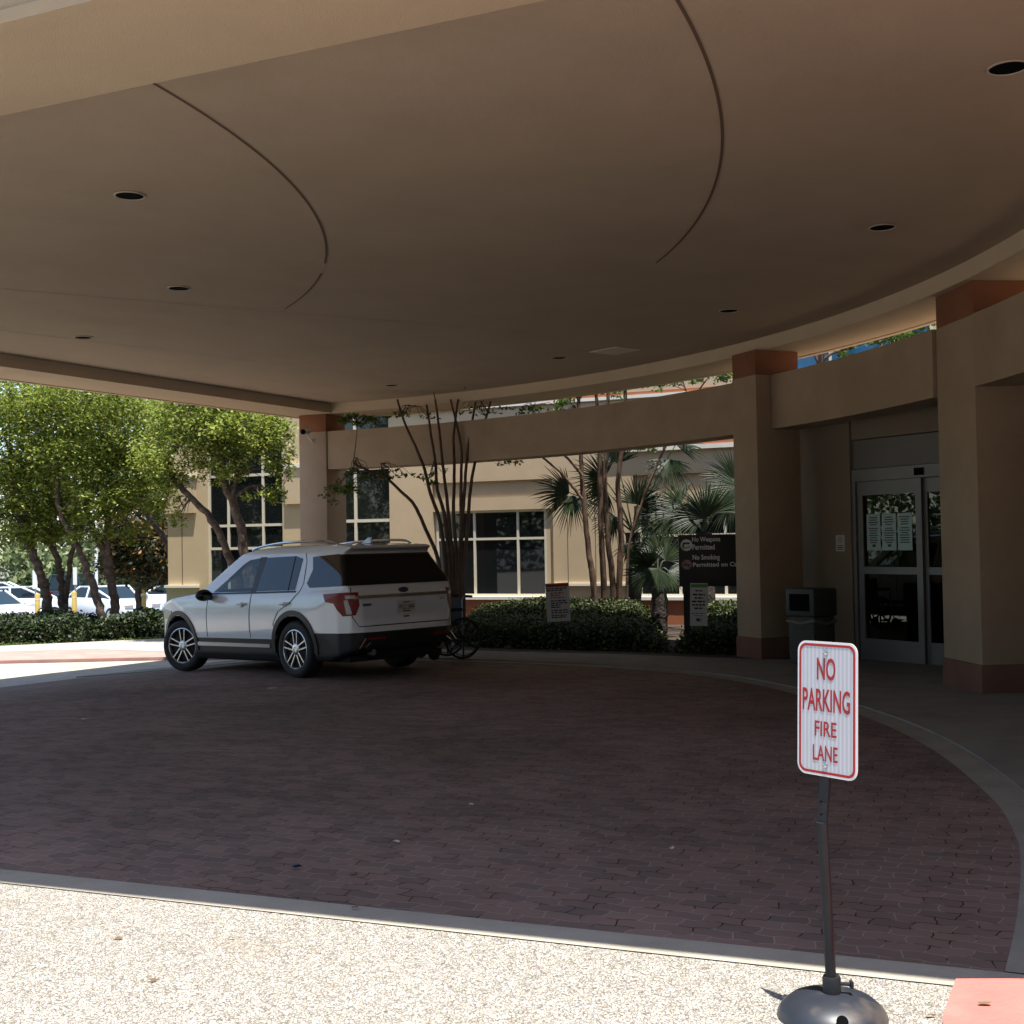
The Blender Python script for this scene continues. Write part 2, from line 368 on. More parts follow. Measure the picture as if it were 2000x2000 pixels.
def sheet(name, poly, dz, m, spacing=.5, skirt=.0, kind='structure', parent=None):
    """a ground layer: polygon draped on the terrain, dz above it"""
    xs = [p[0] for p in poly]; ys = [p[1] for p in poly]
    pts = []
    n = len(poly)
    bd = []
    for i in range(n):
        a = Vector(poly[i]); b = Vector(poly[(i + 1) % n]); k = max(1, int((b - a).length / spacing))
        for j in range(k): bd.append(a + (b - a) * (j / k))
    v2 = [Vector((p.x, p.y)) for p in bd]
    nb = len(v2)
    x = min(xs) + spacing / 2
    while x < max(xs):
        y = min(ys) + spacing / 2
        while y < max(ys):
            v2.append(Vector((x, y))); y += spacing
        x += spacing
    r = delaunay_2d_cdt(v2, [], [list(range(nb))], 1, 1e-4)
    vs = [(v.x, v.y, gz(v.x, v.y) + dz) for v in r[0]]
    mb = MB(); mb.add(vs, [tuple(f) for f in r[2]])
    if skirt:
        k = len(bd)
        mb.add([(p.x, p.y, gz(p.x, p.y) + dz) for p in bd] + [(p.x, p.y, gz(p.x, p.y) + dz - skirt) for p in bd],
               [(i, (i + 1) % k, k + (i + 1) % k, k + i) for i in range(k)])
    o = mb.build(name, m, parent, clean=bool(skirt))
    if o.data.polygons[0].normal.z < 0: o.data.flip_normals()
    tag(o, kind=kind)
    return o
def leaves(name, c, size, m, parent=None, aspect=.5, upb=.3, world=True, tone=None, jit=.35):
    c = np.asarray(c, float); n = len(c)
    if parent is not None and world: c = c - np.array(ORG[parent.name])
    nr = rng.normal(size=(n, 3)); nr[:, 2] = np.abs(nr[:, 2]) + upb; nr /= np.linalg.norm(nr, axis=1)[:, None]
    a = rng.normal(size=(n, 3)); a -= nr * (a * nr).sum(1)[:, None]; a /= np.linalg.norm(a, axis=1)[:, None]
    b = np.cross(nr, a)
    L = size * (1 + jit * rng.uniform(-1, 1, n))[:, None]; W = L * aspect
    v = np.stack([c - a * L * .5, c + b * W * .5 + nr * L * .06, c + a * L * .5, c - b * W * .5 + nr * L * .06], 1).reshape(-1, 3)
    me = bpy.data.meshes.new(name)
    me.vertices.add(4 * n); me.vertices.foreach_set('co', v.ravel())
    me.loops.add(4 * n); me.loops.foreach_set('vertex_index', np.arange(4 * n))
    me.polygons.add(n); me.polygons.foreach_set('loop_start', np.arange(n) * 4)
    me.update(); me.validate()
    at = me.attributes.new('tone', 'FLOAT', 'FACE')
    t = rng.uniform(0, 1, n) if tone is None else np.clip(tone, 0, 1)
    at.data.foreach_set('value', t.astype(np.float32))
    me.materials.append(m)
    o = bpy.data.objects.new(name, me); link(o, parent)
    ORG[o.name] = ORG[parent.name] if parent is not None else Vector((0, 0, 0))
    return o
def blob(c, r, n, shell=.35):
    """n points in an uneven ellipsoid of leaf clumps"""
    c = np.array(c); r = np.array(r)
    k = max(6, n // 60)
    d = rng.normal(size=(k, 3)); d /= np.linalg.norm(d, axis=1)[:, None]
    cc = d * (rng.uniform(shell, 1, k) ** .6)[:, None]
    p = cc[rng.integers(0, k, n)] + rng.normal(size=(n, 3)) * .17
    return c + p * r
def text_mesh(body, bold=0.0):
    cu = bpy.data.curves.new('t', 'FONT'); cu.body = body; cu.size = 1; cu.offset = bold; cu.resolution_u = 3
    o = bpy.data.objects.new('t', cu); COL.objects.link(o)
    dg = bpy.context.evaluated_depsgraph_get(); dg.update()
    me = bpy.data.meshes.new_from_object(o.evaluated_get(dg))
    vs = [tuple(v.co) for v in me.vertices]; fs = [tuple(p.vertices) for p in me.polygons]
    bpy.data.objects.remove(o); bpy.data.curves.remove(cu); bpy.data.meshes.remove(me)
    return vs, fs
def text_on(mb, body, frame, x0, x1, y0, y1, bold=0.0, d=.002):
    """letters filling the box x0..x1, y0..y1 of a frame (origin, right, up, normal)"""
    vs, fs = text_mesh(body, bold); o, r, u, n = frame
    xs = [v[0] for v in vs]; ys = [v[1] for v in vs]
    sx = (x1 - x0) / (max(xs) - min(xs)); sy = (y1 - y0) / (max(ys) - min(ys))
    mb.add([o + r * (x0 + (v[0] - min(xs)) * sx) + u * (y0 + (v[1] - min(ys)) * sy) + n * d for v in vs], fs)
def quad_on(mb, frame, x0, x1, y0, y1, d):
    o, r, u, n = frame
    mb.add([o + r * a + u * b + n * d for a, b in ((x0, y0), (x1, y0), (x1, y1), (x0, y1))], [(0, 1, 2, 3)])
def rrect(x0, x1, y0, y1, r, k=5):
    out = []
    for cx, cy, a0 in ((x1 - r, y1 - r, 0), (x0 + r, y1 - r, 90), (x0 + r, y0 + r, 180), (x1 - r, y0 + r, 270)):
        for i in range(k + 1):
            a = R_(a0 + 90 * i / k); out.append((cx + r * math.cos(a), cy + r * math.sin(a)))
    return out
def poly_on(mb, frame, poly, d0, d1):
    o, r, u, n = frame
    mb.prism(poly, d0, d1, lambda a, b, z: tuple(o + r * a + u * b + n * z))
def ribbon(mb, pts, w, z):
    """flat strip through plan points"""
    pts = [Vector((p[0], p[1])) for p in pts]; vs = []
    for i, p in enumerate(pts):
        t = (pts[min(i + 1, len(pts) - 1)] - pts[max(i - 1, 0)]).normalized(); q = Vector((-t.y, t.x)) * w / 2
        vs += [(p.x + q.x, p.y + q.y, z), (p.x - q.x, p.y - q.y, z)]
    mb.add(vs, [(2 * i, 2 * i + 1, 2 * i + 3, 2 * i + 2) for i in range(len(pts) - 1)])
def catmull(pts, k=4):
    pts = [Vector(p) for p in pts]; out = []
    for i in range(len(pts) - 1):
        a = pts[max(i - 1, 0)]; b = pts[i]; c = pts[i + 1]; d = pts[min(i + 2, len(pts) - 1)]
        for j in range(k):
            t = j / k
            out.append(.5 * ((2 * b) + (c - a) * t + (2 * a - 5 * b + 4 * c - d) * t * t + (3 * b - a - 3 * c + d) * t ** 3))
    out.append(pts[-1]); return out

# ------------------------------------------------------------------ plan geometry of the canopy
CC = Vector((-9.70, 11.83)); RI = 14.66; RO = 15.66
EX = Vector((.913, -.408)); EN = Vector((-.408, -.913))
EL = Vector((.475, .880)); NL = Vector((-.880, .475))       # along the left edge (away), outwards
def isect(p, d, q, e):
    A = d.x * e.y - d.y * e.x; w = q - p; t = (w.x * e.y - w.y * e.x) / A; return p + d * t
def linecirc(p, d, R, far=True):
    w = p - CC; b = w.dot(d); c = w.dot(w) - R * R; q = math.sqrt(b * b - c); return p + d * (-b + (q if far else -q))
def outline(fo, lo, R, n=48, front=None):
    pf, EX = front if front else (Vector((-3.19, 7.68)) + EN * fo, globals()['EX']); pl = Vector((-3.78, 25.02)) + NL * lo
    corner = isect(pf, EX, pl, EL); a = linecirc(pf, EX, R); b = linecirc(pl, EL, R)
    a0 = math.atan2(a.y - CC.y, a.x - CC.x); a1 = math.atan2(b.y - CC.y, b.x - CC.x)
    return [corner] + [CC + Vector((math.cos(a0 + (a1 - a0) * i / n), math.sin(a0 + (a1 - a0) * i / n))) * R for i in range(n + 1)]
# ================================================================== GROUND
def grid_ground():
    xs = [-260, -120, -60, -40, -28] + [-20 + .8 * i for i in range(46)] + [18, 24, 40, 80, 160, 260]
    ys = [-200, -80, -30, -12, -4] + [0 + .8 * i for i in range(46)] + [38, 42, 50, 70, 110, 180, 300]
    mb = MB(); nx = len(xs)
    mb.add([(x, y, gz(x, y) - .03) for y in ys for x in xs], [(j * nx + i, j * nx + i + 1, (j + 1) * nx + i + 1, (j + 1) * nx + i) for j in range(len(ys) - 1) for i in range(nx - 1)])
    tag(mb.build('ground', M['asphalt']), kind='structure')
grid_ground()
BC = Vector((-6.04, 10.70)); BR = 9.60
FB = Vector((-2.70, 6.44))                                        # inner front band line point
BD = Vector((.928, -.372)); BN = Vector((-.372, -.928))
def bandpt(x, off=0): return FB + BD * ((x - FB.x) / BD.x) + BN * off
def barc(r, a0, a1, n=30): return [BC + Vector((math.cos(R_(a0 + (a1 - a0) * i / n)), math.sin(R_(a0 + (a1 - a0) * i / n)))) * r for i in range(n + 1)]
def T(l): return [(p[0], p[1]) for p in l]
leftb0 = bandpt(-13.0); leftb1 = Vector((-7.3, 20.3))
aend = math.degrees(math.atan2(leftb1.y - BC.y, leftb1.x - BC.x))
a_in = math.degrees(math.atan2(4.63 - BC.y, 1.81 - BC.x))
# sunlit forecourt in front, drive beyond the left edge
sheet('forecourt_paving', [(-40, -12), (14, -12), (14, 3.0)] + T([bandpt(3.4, .206), bandpt(-14.5, .206)]) + [(-16, 23.0), (-40, 23.0)], .004, M['aggregate'], .9)
sheet('drive_paving', T([bandpt(-14.4, -.02), leftb0, leftb1, Vector((-4.6, 23.4))]) + [(-6.8, 24.02), (-10.0, 23.85), (-15.9, 23.4)], .006, M['concrete'], .6)
BEDGE = [(1.81, 4.63), (2.12, 5.28), (2.51, 6.18), (2.75, 6.85), (3.0, 7.85), (3.27, 9.74), (3.29, 11.61), (3.0, 13.9), (2.42, 15.6), (1.37, 16.95), (-.04, 17.95), (-2.0, 19.0), (-4.2, 19.9), (-6.2, 20.3), (-7.3, 20.3)]
BED_ = [Vector((p.x, p.y)) for p in catmull([(a, b, 0) for a, b in BEDGE], 6)]
def offs(l, d):
    out = []
    for i, p in enumerate(l):
        t = (l[min(i + 1, len(l) - 1)] - l[max(i - 1, 0)]).normalized(); out.append(p + Vector((t.y, -t.x)) * d)
    return out
sheet('brick_paving', T([leftb0] + BED_), .010, M['brick'], .5)
sheet('edge_band', T([bandpt(1.81, 0), bandpt(-13.0, 0), bandpt(-13.0, .21), bandpt(2.3, .21), bandpt(2.3, .03)]), .009, M['concrete'], .5)
KERB = offs(BED_, .24)
sheet('gutter_band', T(BED_ + KERB[::-1] + [bandpt(2.3, .0)]), .013, M['guttergrey'], .5)
BED = [(3.24, 17.92), (1.55, 19.08), (-.46, 20.1), (-.95, 20.42), (-2.2, 21.6), (-3.3, 23.6)]
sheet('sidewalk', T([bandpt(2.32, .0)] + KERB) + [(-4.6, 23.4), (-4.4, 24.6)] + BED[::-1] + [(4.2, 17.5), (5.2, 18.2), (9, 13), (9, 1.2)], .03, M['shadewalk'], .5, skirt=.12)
sheet('planting_bed', BED + [(-5.5, 25.6), (-5.5, 34), (9, 27.5), (5.3, 18.3), (4.2, 17.5)], .03, M['soil'], .7)
sheet('red_kerb', [(1.57, 4.47), (1.82, 4.46), (2.6, 4.42), (6.2, 4.2), (6.2, .8), (.7, .8), (1.05, 3.0), (1.40, 4.12)], .045, M['redpaint'], .4, skirt=.12)
# far side of the drive: red kerb, sunlit walk, lawn, planting strip, car park
sheet('red_kerb_far', [(-24, 23.2), (-15.9, 23.4), (-10.0, 23.89), (-6.8, 24.07), (-4.9, 23.75), (-4.6, 24.4), (-7.0, 25.3), (-9.0, 26.45), (-11.0, 26.15), (-24, 25.0)], .07, M['fadedred'], .7, skirt=.12)
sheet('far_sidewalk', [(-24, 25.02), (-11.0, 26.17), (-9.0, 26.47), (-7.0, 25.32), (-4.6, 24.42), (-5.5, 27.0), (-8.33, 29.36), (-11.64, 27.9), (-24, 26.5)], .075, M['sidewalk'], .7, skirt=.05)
sheet('lawn', [(-24, 26.55), (-11.64, 27.95), (-8.33, 29.4), (-5.6, 27.1), (-5.6, 33.0), (-24, 37.0)], .05, M['lawn'], .8)
# ================================================================== CANOPY
canopy = thing('entrance_canopy', 'tan stucco drive-through entrance canopy with a curved edge over the brick paving', 'canopy', (-2, 14, ZB))
inner = outline(0, 0, RI); outer = outline(1.01, 1.16, RO); n = len(inner)
mb = MB()
vs = []
for z, pl in ((ZC + .02, inner), (ZB, inner), (ZB, outer), (ZB + .85, outer)): vs += [(p.x, p.y, z) for p in pl]
fs = []
for k in range(3): fs += [(k * n + i, k * n + (i + 1) % n, (k + 1) * n + (i + 1) % n, (k + 1) * n + i) for i in range(n)]
mb.add(vs, fs); mb.build('edge_beam', M['beam'], canopy, True)
mb = MB(); mb.prism(T(outline(.25, .25, RI + .25)), ZC, ZC + .1); mb.build('ceiling', M['soffit'], canopy, True)
mb = MB(); mb.prism(T(outline(0, 1.20, RO + .12, 48, (Vector((-2.19, 5.12)), Vector((.932, -.362))))), ZB + .85, ZB + 1.15); mb.build('roof', M['stucco'], canopy, True)  # front overhang is unseen, shaped to set where the canopy's shadow ends
mb = MB(); o1 = outline(.93, 1.08, RO - .08); o2 = outline(1.025, 1.175, RO + .015); k = len(o1)
mb.add([(p.x, p.y, ZB - .012) for p in o1] + [(p.x, p.y, ZB - .012) for p in o2] + [(p.x, p.y, ZB + .03) for p in o1] + [(p.x, p.y, ZB + .06) for p in o2],
       [(i, (i + 1) % k, k + (i + 1) % k, k + i) for i in range(k)] + [(i, (i + 1) % k, 2 * k + (i + 1) % k, 2 * k + i) for i in range(k)] + [(k + i, k + (i + 1) % k, 3 * k + (i + 1) % k, 3 * k + i) for i in range(k)])
mb.build('drip_edge', M['beam'], canopy, True)
def carc(c, r, pts):
    a = [math.atan2(p[1] - c[1], p[0] - c[0]) for p in pts]
    return [(c[0] + math.cos(a[0] + (a[1] - a[0]) * i / 40) * r, c[1] + math.sin(a[0] + (a[1] - a[0]) * i / 40) * r) for i in range(41)]
for c, r, e in (((-11.01, 10.735), 9.317, ((-2.22, 7.45), (-1.9, 12.66))), ((-11.01, 10.735), 9.317, ((-2.01, 13.11), (-2.74, 15.06))),
                ((-9.905, 10.85), 11.652, ((.9, 6.0), (1.58, 12.9)))):
    mb = MB(); ribbon(mb, carc(c, r, e), .022, ZC - .004); mb.build('control_joint', M['joint'], canopy, True)
for a, b in (((-40, 640), (860, 748)), ((-40, 560), (1050, 650))):
    p, q = onz(*a, ZC), onz(*b, ZC); mb = MB(); ribbon(mb, [p.lerp(q, i / 6) for i in range(7)], .014, ZC - .003); mb.build('panel_seam', M['seam'], canopy, True)
mb = MB(); hp = [(1.23, 18.88), (1.62, 18.43), (2.02, 18.72), (1.65, 19.19)]; mb.prism(hp, ZC - .012, ZC - .001)
hat = mb.build('access_panel', mat('access_panel_paint', (.62, .55, .45), .5), canopy, True)
LIGHTS = [((-3.12, 10.10), 'recessed downlight nearest the left front, beside the left curved ceiling joint'),
          ((-3.70, 13.74), 'recessed downlight in the middle left, under the short end of the left curved joint'),
          ((-5.85, 16.81), 'recessed downlight at the far left, near the straight side beam'),
          ((-2.16, 22.41), 'recessed downlight farthest back, close to the column with the camera'),
          ((3.16, 7.64), 'large recessed downlight at the top right corner of the ceiling'),
          ((3.55, 11.56), 'recessed downlight between the right column and the right curved joint'),
          ((2.82, 15.66), 'recessed downlight in front of the middle column'),
          ((.79, 19.41), 'recessed downlight just left of the pale ceiling panel')]
for (x, y), lab in LIGHTS:
    t = thing('ceiling_light', 'black ' + lab, 'ceiling light', (x, y, ZC), 'recessed downlights in the canopy ceiling')
    mb = MB(); mb.lathe([(.114, -.004), (.128, -.004), (.128, -.010), (.116, -.013)], (x, y, ZC), closed=True); mb.build('trim_ring', M['trimgrey'], t, True, smooth=True)
    mb = MB(); mb.lathe([(.112, -.0035), (.112, -.008), (.06, -.006)], (x, y, ZC)); mb.build('lamp_baffle', M['skin'], t, True)
# ------------------------------------------------------------------ columns and the curved tie beam
COLS = [((-3.81, 25.31), .66, 'tan stucco canopy column at the far left with a camera on it'),
        ((3.55, 17.69), .60, 'tan stucco canopy column in the middle, right of the dark sign'),
        ((4.99, 13.15), .93, 'tan stucco canopy column nearest the camera at the right')]
for (x, y), w, lab in COLS:
    ph = Vector((x, y)) - CC; rd = ph.normalized(); tg = Vector((-rd.y, rd.x)); g = gz(x, y)
    c = Vector((x, y)) + rd * .38 + tg * w / 2
    t = thing('canopy_column', lab, 'column', (c.x, c.y, g), 'columns carrying the canopy')
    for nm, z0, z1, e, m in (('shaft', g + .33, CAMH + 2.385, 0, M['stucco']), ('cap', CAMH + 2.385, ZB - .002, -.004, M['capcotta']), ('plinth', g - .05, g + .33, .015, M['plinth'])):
        mb = MB(); mb.obox((c.x, c.y, (z0 + z1) / 2), (rd.x, rd.y, 0), (tg.x, tg.y, 0), (0, 0, 1), .38 + e, w / 2 + e, (z1 - z0) / 2); mb.build(nm, m, t, True, bevel=.008)
def arcband(mb, r0, r1, a0, a1, z0, z1, n=24):
    vs = []
    for i in range(n + 1):
        a = a0 + (a1 - a0) * i / n; e = Vector((math.cos(a), math.sin(a)))
        p, q = CC + e * r0, CC + e * r1; vs += [(p.x, p.y, z0), (q.x, q.y, z0), (q.x, q.y, z1), (p.x, p.y, z1)]
    fs = [(3, 2, 1, 0), tuple(4 * n + i for i in range(4))]
    for i in range(n):
        for k in range(4): fs.append((4 * i + k, 4 * i + (k + 1) % 4, 4 * i + 4 + (k + 1) % 4, 4 * i + 4 + k))
    mb.add(vs, fs)
def ang(p): return math.atan2(p[1] - CC.y, p[0] - CC.x)
aL, aM, aR = [ang(c[0]) for c in COLS]
for a0, a1, lab in ((aM + .60 / 14.7 + .001, aL - .001, 'long curved tan tie beam between the far left and middle columns'), (aR + .93 / 14.7 + .001, aM - .001, 'curved tan tie beam over the glass doors between the middle and right columns'),
                    (aR - .32, aR - .001, 'curved tan tie beam running out of the picture from the right column')):
    mb = MB(); arcband(mb, 14.74, 15.22, a0, a1, CAMH + 1.60, CAMH + 2.385)
    tag(mb.build('tie_beam', M['stucco']), lab, 'beam', 'tie beams between the canopy columns')
# security camera on the far left column
cp = P(596, 843, 25.0)
t = thing('security_camera', 'small bullet security camera with black lens on the far left column', 'camera', cp)
mb = MB(); d = Vector((-.35, -.93, -.12)).normalized(); mb.lathe([(.05, -.11), (.062, -.10), (.062, .06), (.055, .08)], cp, d, 16); mb.build('housing', M['camwhite'], t, True, smooth=True)
mb = MB(); mb.lathe([(.056, .075), (.056, .092), (.01, .10)], cp, d, 16); mb.build('lens', M['skin'], t, True, smooth=True)
mb = MB(); mb.tube([cp + Vector((.03, .06, -.05)), cp + Vector((.09, .12, -.16)), cp + Vector((.16, .20, -.17))], .018, 8); mb.lathe([(.05, 0), (.05, .03)], cp + Vector((.14, .14, -.17)), (0.4, -.9, 0), 14); mb.build('bracket', M['camwhite'], t, True, smooth=True)
# ================================================================== HOSPITAL BUILDING
bld = thing('hospital_building', 'tan stucco hospital building with dark gridded windows behind the canopy', 'building', (0, 28, 0))
FRC = (Vector((0, 28.0)), EX, EN); FRA = (Vector((0, 30.0)), EX, EN)
def spx(fr, px, Y0):                                              # distance along a wall line seen at photo column px
    r = (px - 1000) / FPX; return Y0 * r / (EX.x - EX.y * r)
GZ = -.62
z_ = lambda v: CAMH + v
mb = MB()
for s0, s1 in ((-3.2, -2.05), (1.0, 2.9), (5.9, 12)): mb.fbox(FRC, s0, s1, -.5, 0, GZ, z_(1.45))
mb.fbox(FRC, -3.2, 12, -.5, 0, z_(1.45), z_(7.0))
for s0, s1 in ((-2.05, 1.0), (2.9, 5.9)):
    mb.fbox(FRC, s0 + .001, s1 - .001, -.5, -.07, z_(1.08), z_(1.449)); mb.fbox(FRC, s0 + .001, s1 - .001, -.5, -.03, z_(.78), z_(1.08))
mb.build('wall', M['wallC'], bld, True)
mb = MB()
for s0, s1 in ((-2.05, 1.0), (2.9, 5.9)): mb.fbox(FRC, s0 + .001, s1 - .001, -.5, .02, GZ, z_(-1.27))
mb.fbox(FRC, 3.0, 12, .002, .03, z_(2.06), z_(2.46)); mb.fbox(FRC, -3.2, 12.1, .002, .03, z_(3.20), z_(3.27))
mb.build('terracotta_band', M['terracotta'], bld, True)
for a_ in ((-2.04, .99, -.2, .07, -1.27, -1.20), (2.91, 5.89, -.2, .07, -1.27, -1.20), (1.01, 2.89, .001, .05, -.96, -.90), (-3.21, -2.06, .001, .05, -.96, -.90), (2.2, 12.1, .001, .08, 1.96, 2.06), (-3.25, 12.1, .001, .07, 3.13, 3.20)):
    mb = MB(); mb.fbox(FRC, *a_[:4], z_(a_[4]), z_(a_[5])); mb.build('stone_band' if a_[5] != -1.20 else 'window_sill', M['trimwhite'], bld, True)
mb = MB()
for s in (1.34, 2.0): mb.fbox(FRC, s, s + .018, .0005, .002, z_(-.9), z_(1.45))
mb.build('wall_joint', M['joint'], bld, True)
def window(fr, s0, s1, z0, z1, ms, zs, d, m=M['darkglass'], fw=.055):
    mb = MB()
    mb.fbox(fr, s0, s0 + fw, d, d + .06, z0, z1); mb.fbox(fr, s1 - fw, s1, d, d + .06, z0, z1)
    mb.fbox(fr, s0 + fw, s1 - fw, d, d + .06, z0, z0 + fw); mb.fbox(fr, s0 + fw, s1 - fw, d, d + .06, z1 - fw, z1)
    xs = [s0 + fw] + list(ms) + [s1 - fw]
    for s in ms: mb.fbox(fr, s - fw / 2, s + fw / 2, d, d + .058, z0 + fw, z1 - fw)
    for zz in zs: mb.fbox(fr, s0 + fw, s1 - fw, d, d + .055, zz - fw / 2, zz + fw / 2)
    w = mb.build('window', M['winframe'], bld, True)
    mb = MB(); mb.fbox(fr, s0 + .002, s1 - .002, d - .02, d + .02, z0 + .002, z1 - .002); mb.build('pane', m, w, True)
    return w
window(FRC, -2.0, .80, z_(-1.20), z_(.78), (spx(FRC, 922, 28), spx(FRC, 1007, 28)), (z_(.12),), -.16)
window(FRC, 2.98, 5.82, z_(-1.20), z_(.78), (3.9, 4.9), (z_(.12),), -.16)
mb = MB(); mb.fbox(FRC, .80, .999, -.5, -.10, z_(-1.2), z_(.78)); mb.build('jamb', M['wallC'], bld, True)
window(FRC, 6.3, 9.2, z_(3.45), z_(4.7), (7.2, 8.2), (), -.0, M['blueglass'])
# left wing, set back
sA = lambda px: spx(FRA, px, 30.0)
mb = MB()
for s0, s1 in ((sA(327), sA(403)), (sA(552), sA(655)), (sA(763), -2.0)): mb.fbox(FRA, s0, s1, -.5, 0, -.9, z_(7))
mb.fbox(FRA, sA(403), sA(552), -.5, 0, -.9, z_(-1.75)); mb.fbox(FRA, sA(655), sA(763), -.5, 0, -.9, z_(-1.75))
mb.fbox(FRA, sA(403), sA(552), -.5, 0, z_(4.2), z_(7)); mb.fbox(FRA, sA(655), sA(763), -.5, 0, z_(4.2), z_(7))
mb.fbox(FRA, sA(327) - .02, sA(383), .001, .10, z_(1.0), z_(1.95)); mb.fbox(FRA, sA(561), sA(640), .001, .10, z_(1.15), z_(2.1))
mb.fbox(FRA, sA(327) - .02, sA(386), .001, .06, -.9, z_(-1.06))
mb.build('wall', M['wallC'], bld, True)
for a_ in ((sA(327) - .05, sA(388), .001, .12, -1.06, -.99), (sA(327) - .05, sA(386), .001, .14, 1.95, 2.06), (sA(559), sA(642), .001, .14, 2.1, 2.2)):
    mb = MB(); mb.fbox(FRA, *a_[:4], z_(a_[4]), z_(a_[5])); mb.build('stone_band', M['trimwhite'], bld, True)
mb = MB()
for px in (354,): mb.fbox(FRA, sA(px), sA(px) + .03, .0005, .002, z_(-.98), z_(1.0))
mb.build('wall_joint', M['joint'], bld, True)
window(FRA, sA(403), sA(552), z_(-1.75), z_(4.2), (sA(442), sA(510)), (z_(-.0), z_(.62), z_(1.98)), -.14, fw=.07)
window(FRA, sA(655), sA(763), z_(-1.75), z_(4.2), (sA(691),), (z_(.66), z_(2.02)), -.14, fw=.08)
# ------------------------------------------------------------------ entrance vestibule with sliding glass doors
ev = Vector((.51, -.86)).normalized(); env = Vector((-ev.y, ev.x)) * -1      # along (towards camera), outward (towards the drive)
if env.dot(Vector((-1, -1))) < 0: env = -env
FRV = (Vector((4.94, 17.37)), ev, env)
ves = thing('entrance_vestibule', 'shaded tan entrance vestibule with sliding glass doors behind the right column', 'entrance', (5.4, 16.4, 0))
GV = -.12
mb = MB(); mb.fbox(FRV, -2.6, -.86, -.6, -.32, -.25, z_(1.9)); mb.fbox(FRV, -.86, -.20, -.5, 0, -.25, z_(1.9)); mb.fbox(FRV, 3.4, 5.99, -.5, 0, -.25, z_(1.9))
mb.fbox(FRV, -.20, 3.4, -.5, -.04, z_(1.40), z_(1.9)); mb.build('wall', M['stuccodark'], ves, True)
mb = MB(); mb.fbox(FRV, -.20, 3.4, -.4, -.06, z_(.98), z_(1.385)); mb.build('header_panel', M['panelgrey'], ves, True)
wr = [(CC.x + math.cos(a) * 15.26, CC.y + math.sin(a) * 15.26) for a in [aM + .12 + (aR - .75 - aM - .12) * i / 30 for i in range(31)]]
mb = MB(); mb.prism(wr + [(14.5, -1.0), (14.5, 14), (9.5, 21), (5.0, 20.5)], z_(1.95), z_(2.2)); mb.build('roof', M['stucco'], ves, True)
wing = thing('added_side_wing', 'added unseen tan stucco wing at the right, blocking side light', 'building', (12, 8, 0))  # unseen mass added to keep light from coming in at the right
mb = MB(); mb.prism([(8.1, 12.1), (7.3, 4.0), (7.0, -14.0), (20, -14), (20, 14)], -.3, z_(7)); mb.fbox(FRV, 2.2, 6.0, -6, -4.3, -.3, z_(7)); mb.build('wall', M['wallC'], wing, True)
mb = MB(); mb.prism([(7.32, 4.0), (7.02, -14.0), (6.95, -14.0), (7.25, 4.0)], z_(3.0), z_(3.15)); mb.build('stone_band', M['trimwhite'], wing, True)
mb = MB(); mb.fbox(FRV, -.195, 3.395, -4.2, -4.0, -.25, z_(1.9)); mb.fbox(FRV, -.4, -.2, -4, -.51, -.25, z_(1.9)); mb.fbox(FRV, 3.4, 3.6, -4, -.51, -.25, z_(1.9)); mb.build('interior_wall', M['seat'], ves, True)
mb = MB(); mb.fbox(FRV, -.19, -.13, -.16, -.02, -.14, z_(.97)); mb.fbox(FRV, 3.30, 3.39, -.16, -.02, -.14, z_(.97)); mb.fbox(FRV, -.13, 3.30, -.16, -.02, z_(.80), z_(.97)); mb.build('door_frame', M['alum'], ves, True)
mb = MB(); mb.fbox(FRV, .95, 1.10, -.03, .0, z_(.83), z_(.93)); mb.build('motion_sensor', M['skin'], ves, True)
for k, (s0, s1, d) in enumerate(((-.125, 1.02, -.05), (.98, 2.14, -.10), (2.14, 3.29, -.05))):
    mb = MB(); a, b = -.13, z_(.795)
    mb.fbox(FRV, s0, s0 + .10, d - .045, d, a, b); mb.fbox(FRV, s1 - .10, s1, d - .045, d, a, b)
    for z0, z1 in ((a, z_(-1.42)), (z_(-.51), z_(-.41)), (z_(.60), b)): mb.fbox(FRV, s0 + .1, s1 - .1, d - .044, d - .001, z0, z1)
    dr = mb.build('sliding_door', M['alum'], ves, True)
    mb = MB(); mb.fbox(FRV, s0 + .1, s1 - .1, d - .026, d - .020, z_(-1.42), z_(.60)); mb.build('door_pane', M['doorglass'], dr, True)
# three notices taped to the left door leaf
fo = FRV[0]; EV3 = Vector((ev.x, ev.y, 0)); NV3 = Vector((env.x, env.y, 0)); UP = Vector((0, 0, 1))
def frv(s, d, z): return (Vector((fo.x + ev.x * s + env.x * d, fo.y + ev.y * s + env.y * d, z)), EV3, UP, NV3)
for k, (s0, lab) in enumerate(((.03, 'shade-tinted white printed notice on the glass door, leftmost of three'), (.31, 'shade-tinted white printed notice on the glass door, middle of three'), (.59, 'shade-tinted white printed notice on the glass door, rightmost of three'))):
    fr = frv(s0, -.066, z_(-.18)); mb = MB(); poly_on(mb, fr, [(0, 0), (.25, 0), (.25, .51), (0, .51)], -.001, .001)
    nn = mb.build('notice', M['notice']); tag(nn, lab, 'notice', 'notices on the glass door'); ORG[nn.name] = Vector((0, 0, 0))
    mb = MB()
    for j in range(11):
        y = .46 - j * .033 - (.02 if j > 3 else 0); w = random.uniform(.12, .2)
        quad_on(mb, fr, .125 - w / 2, .125 + w / 2, y - .008, y + .006, .0025)
    if k < 2: quad_on(mb, fr, .10, .16, .05, .085, .0025)
    mb.build('print', M['ink'], nn)
fr = frv(-.50, .002, z_(-.19)); mb = MB(); poly_on(mb, fr, [(0, 0), (.17, 0), (.17, .235), (0, .235)], 0, .004)
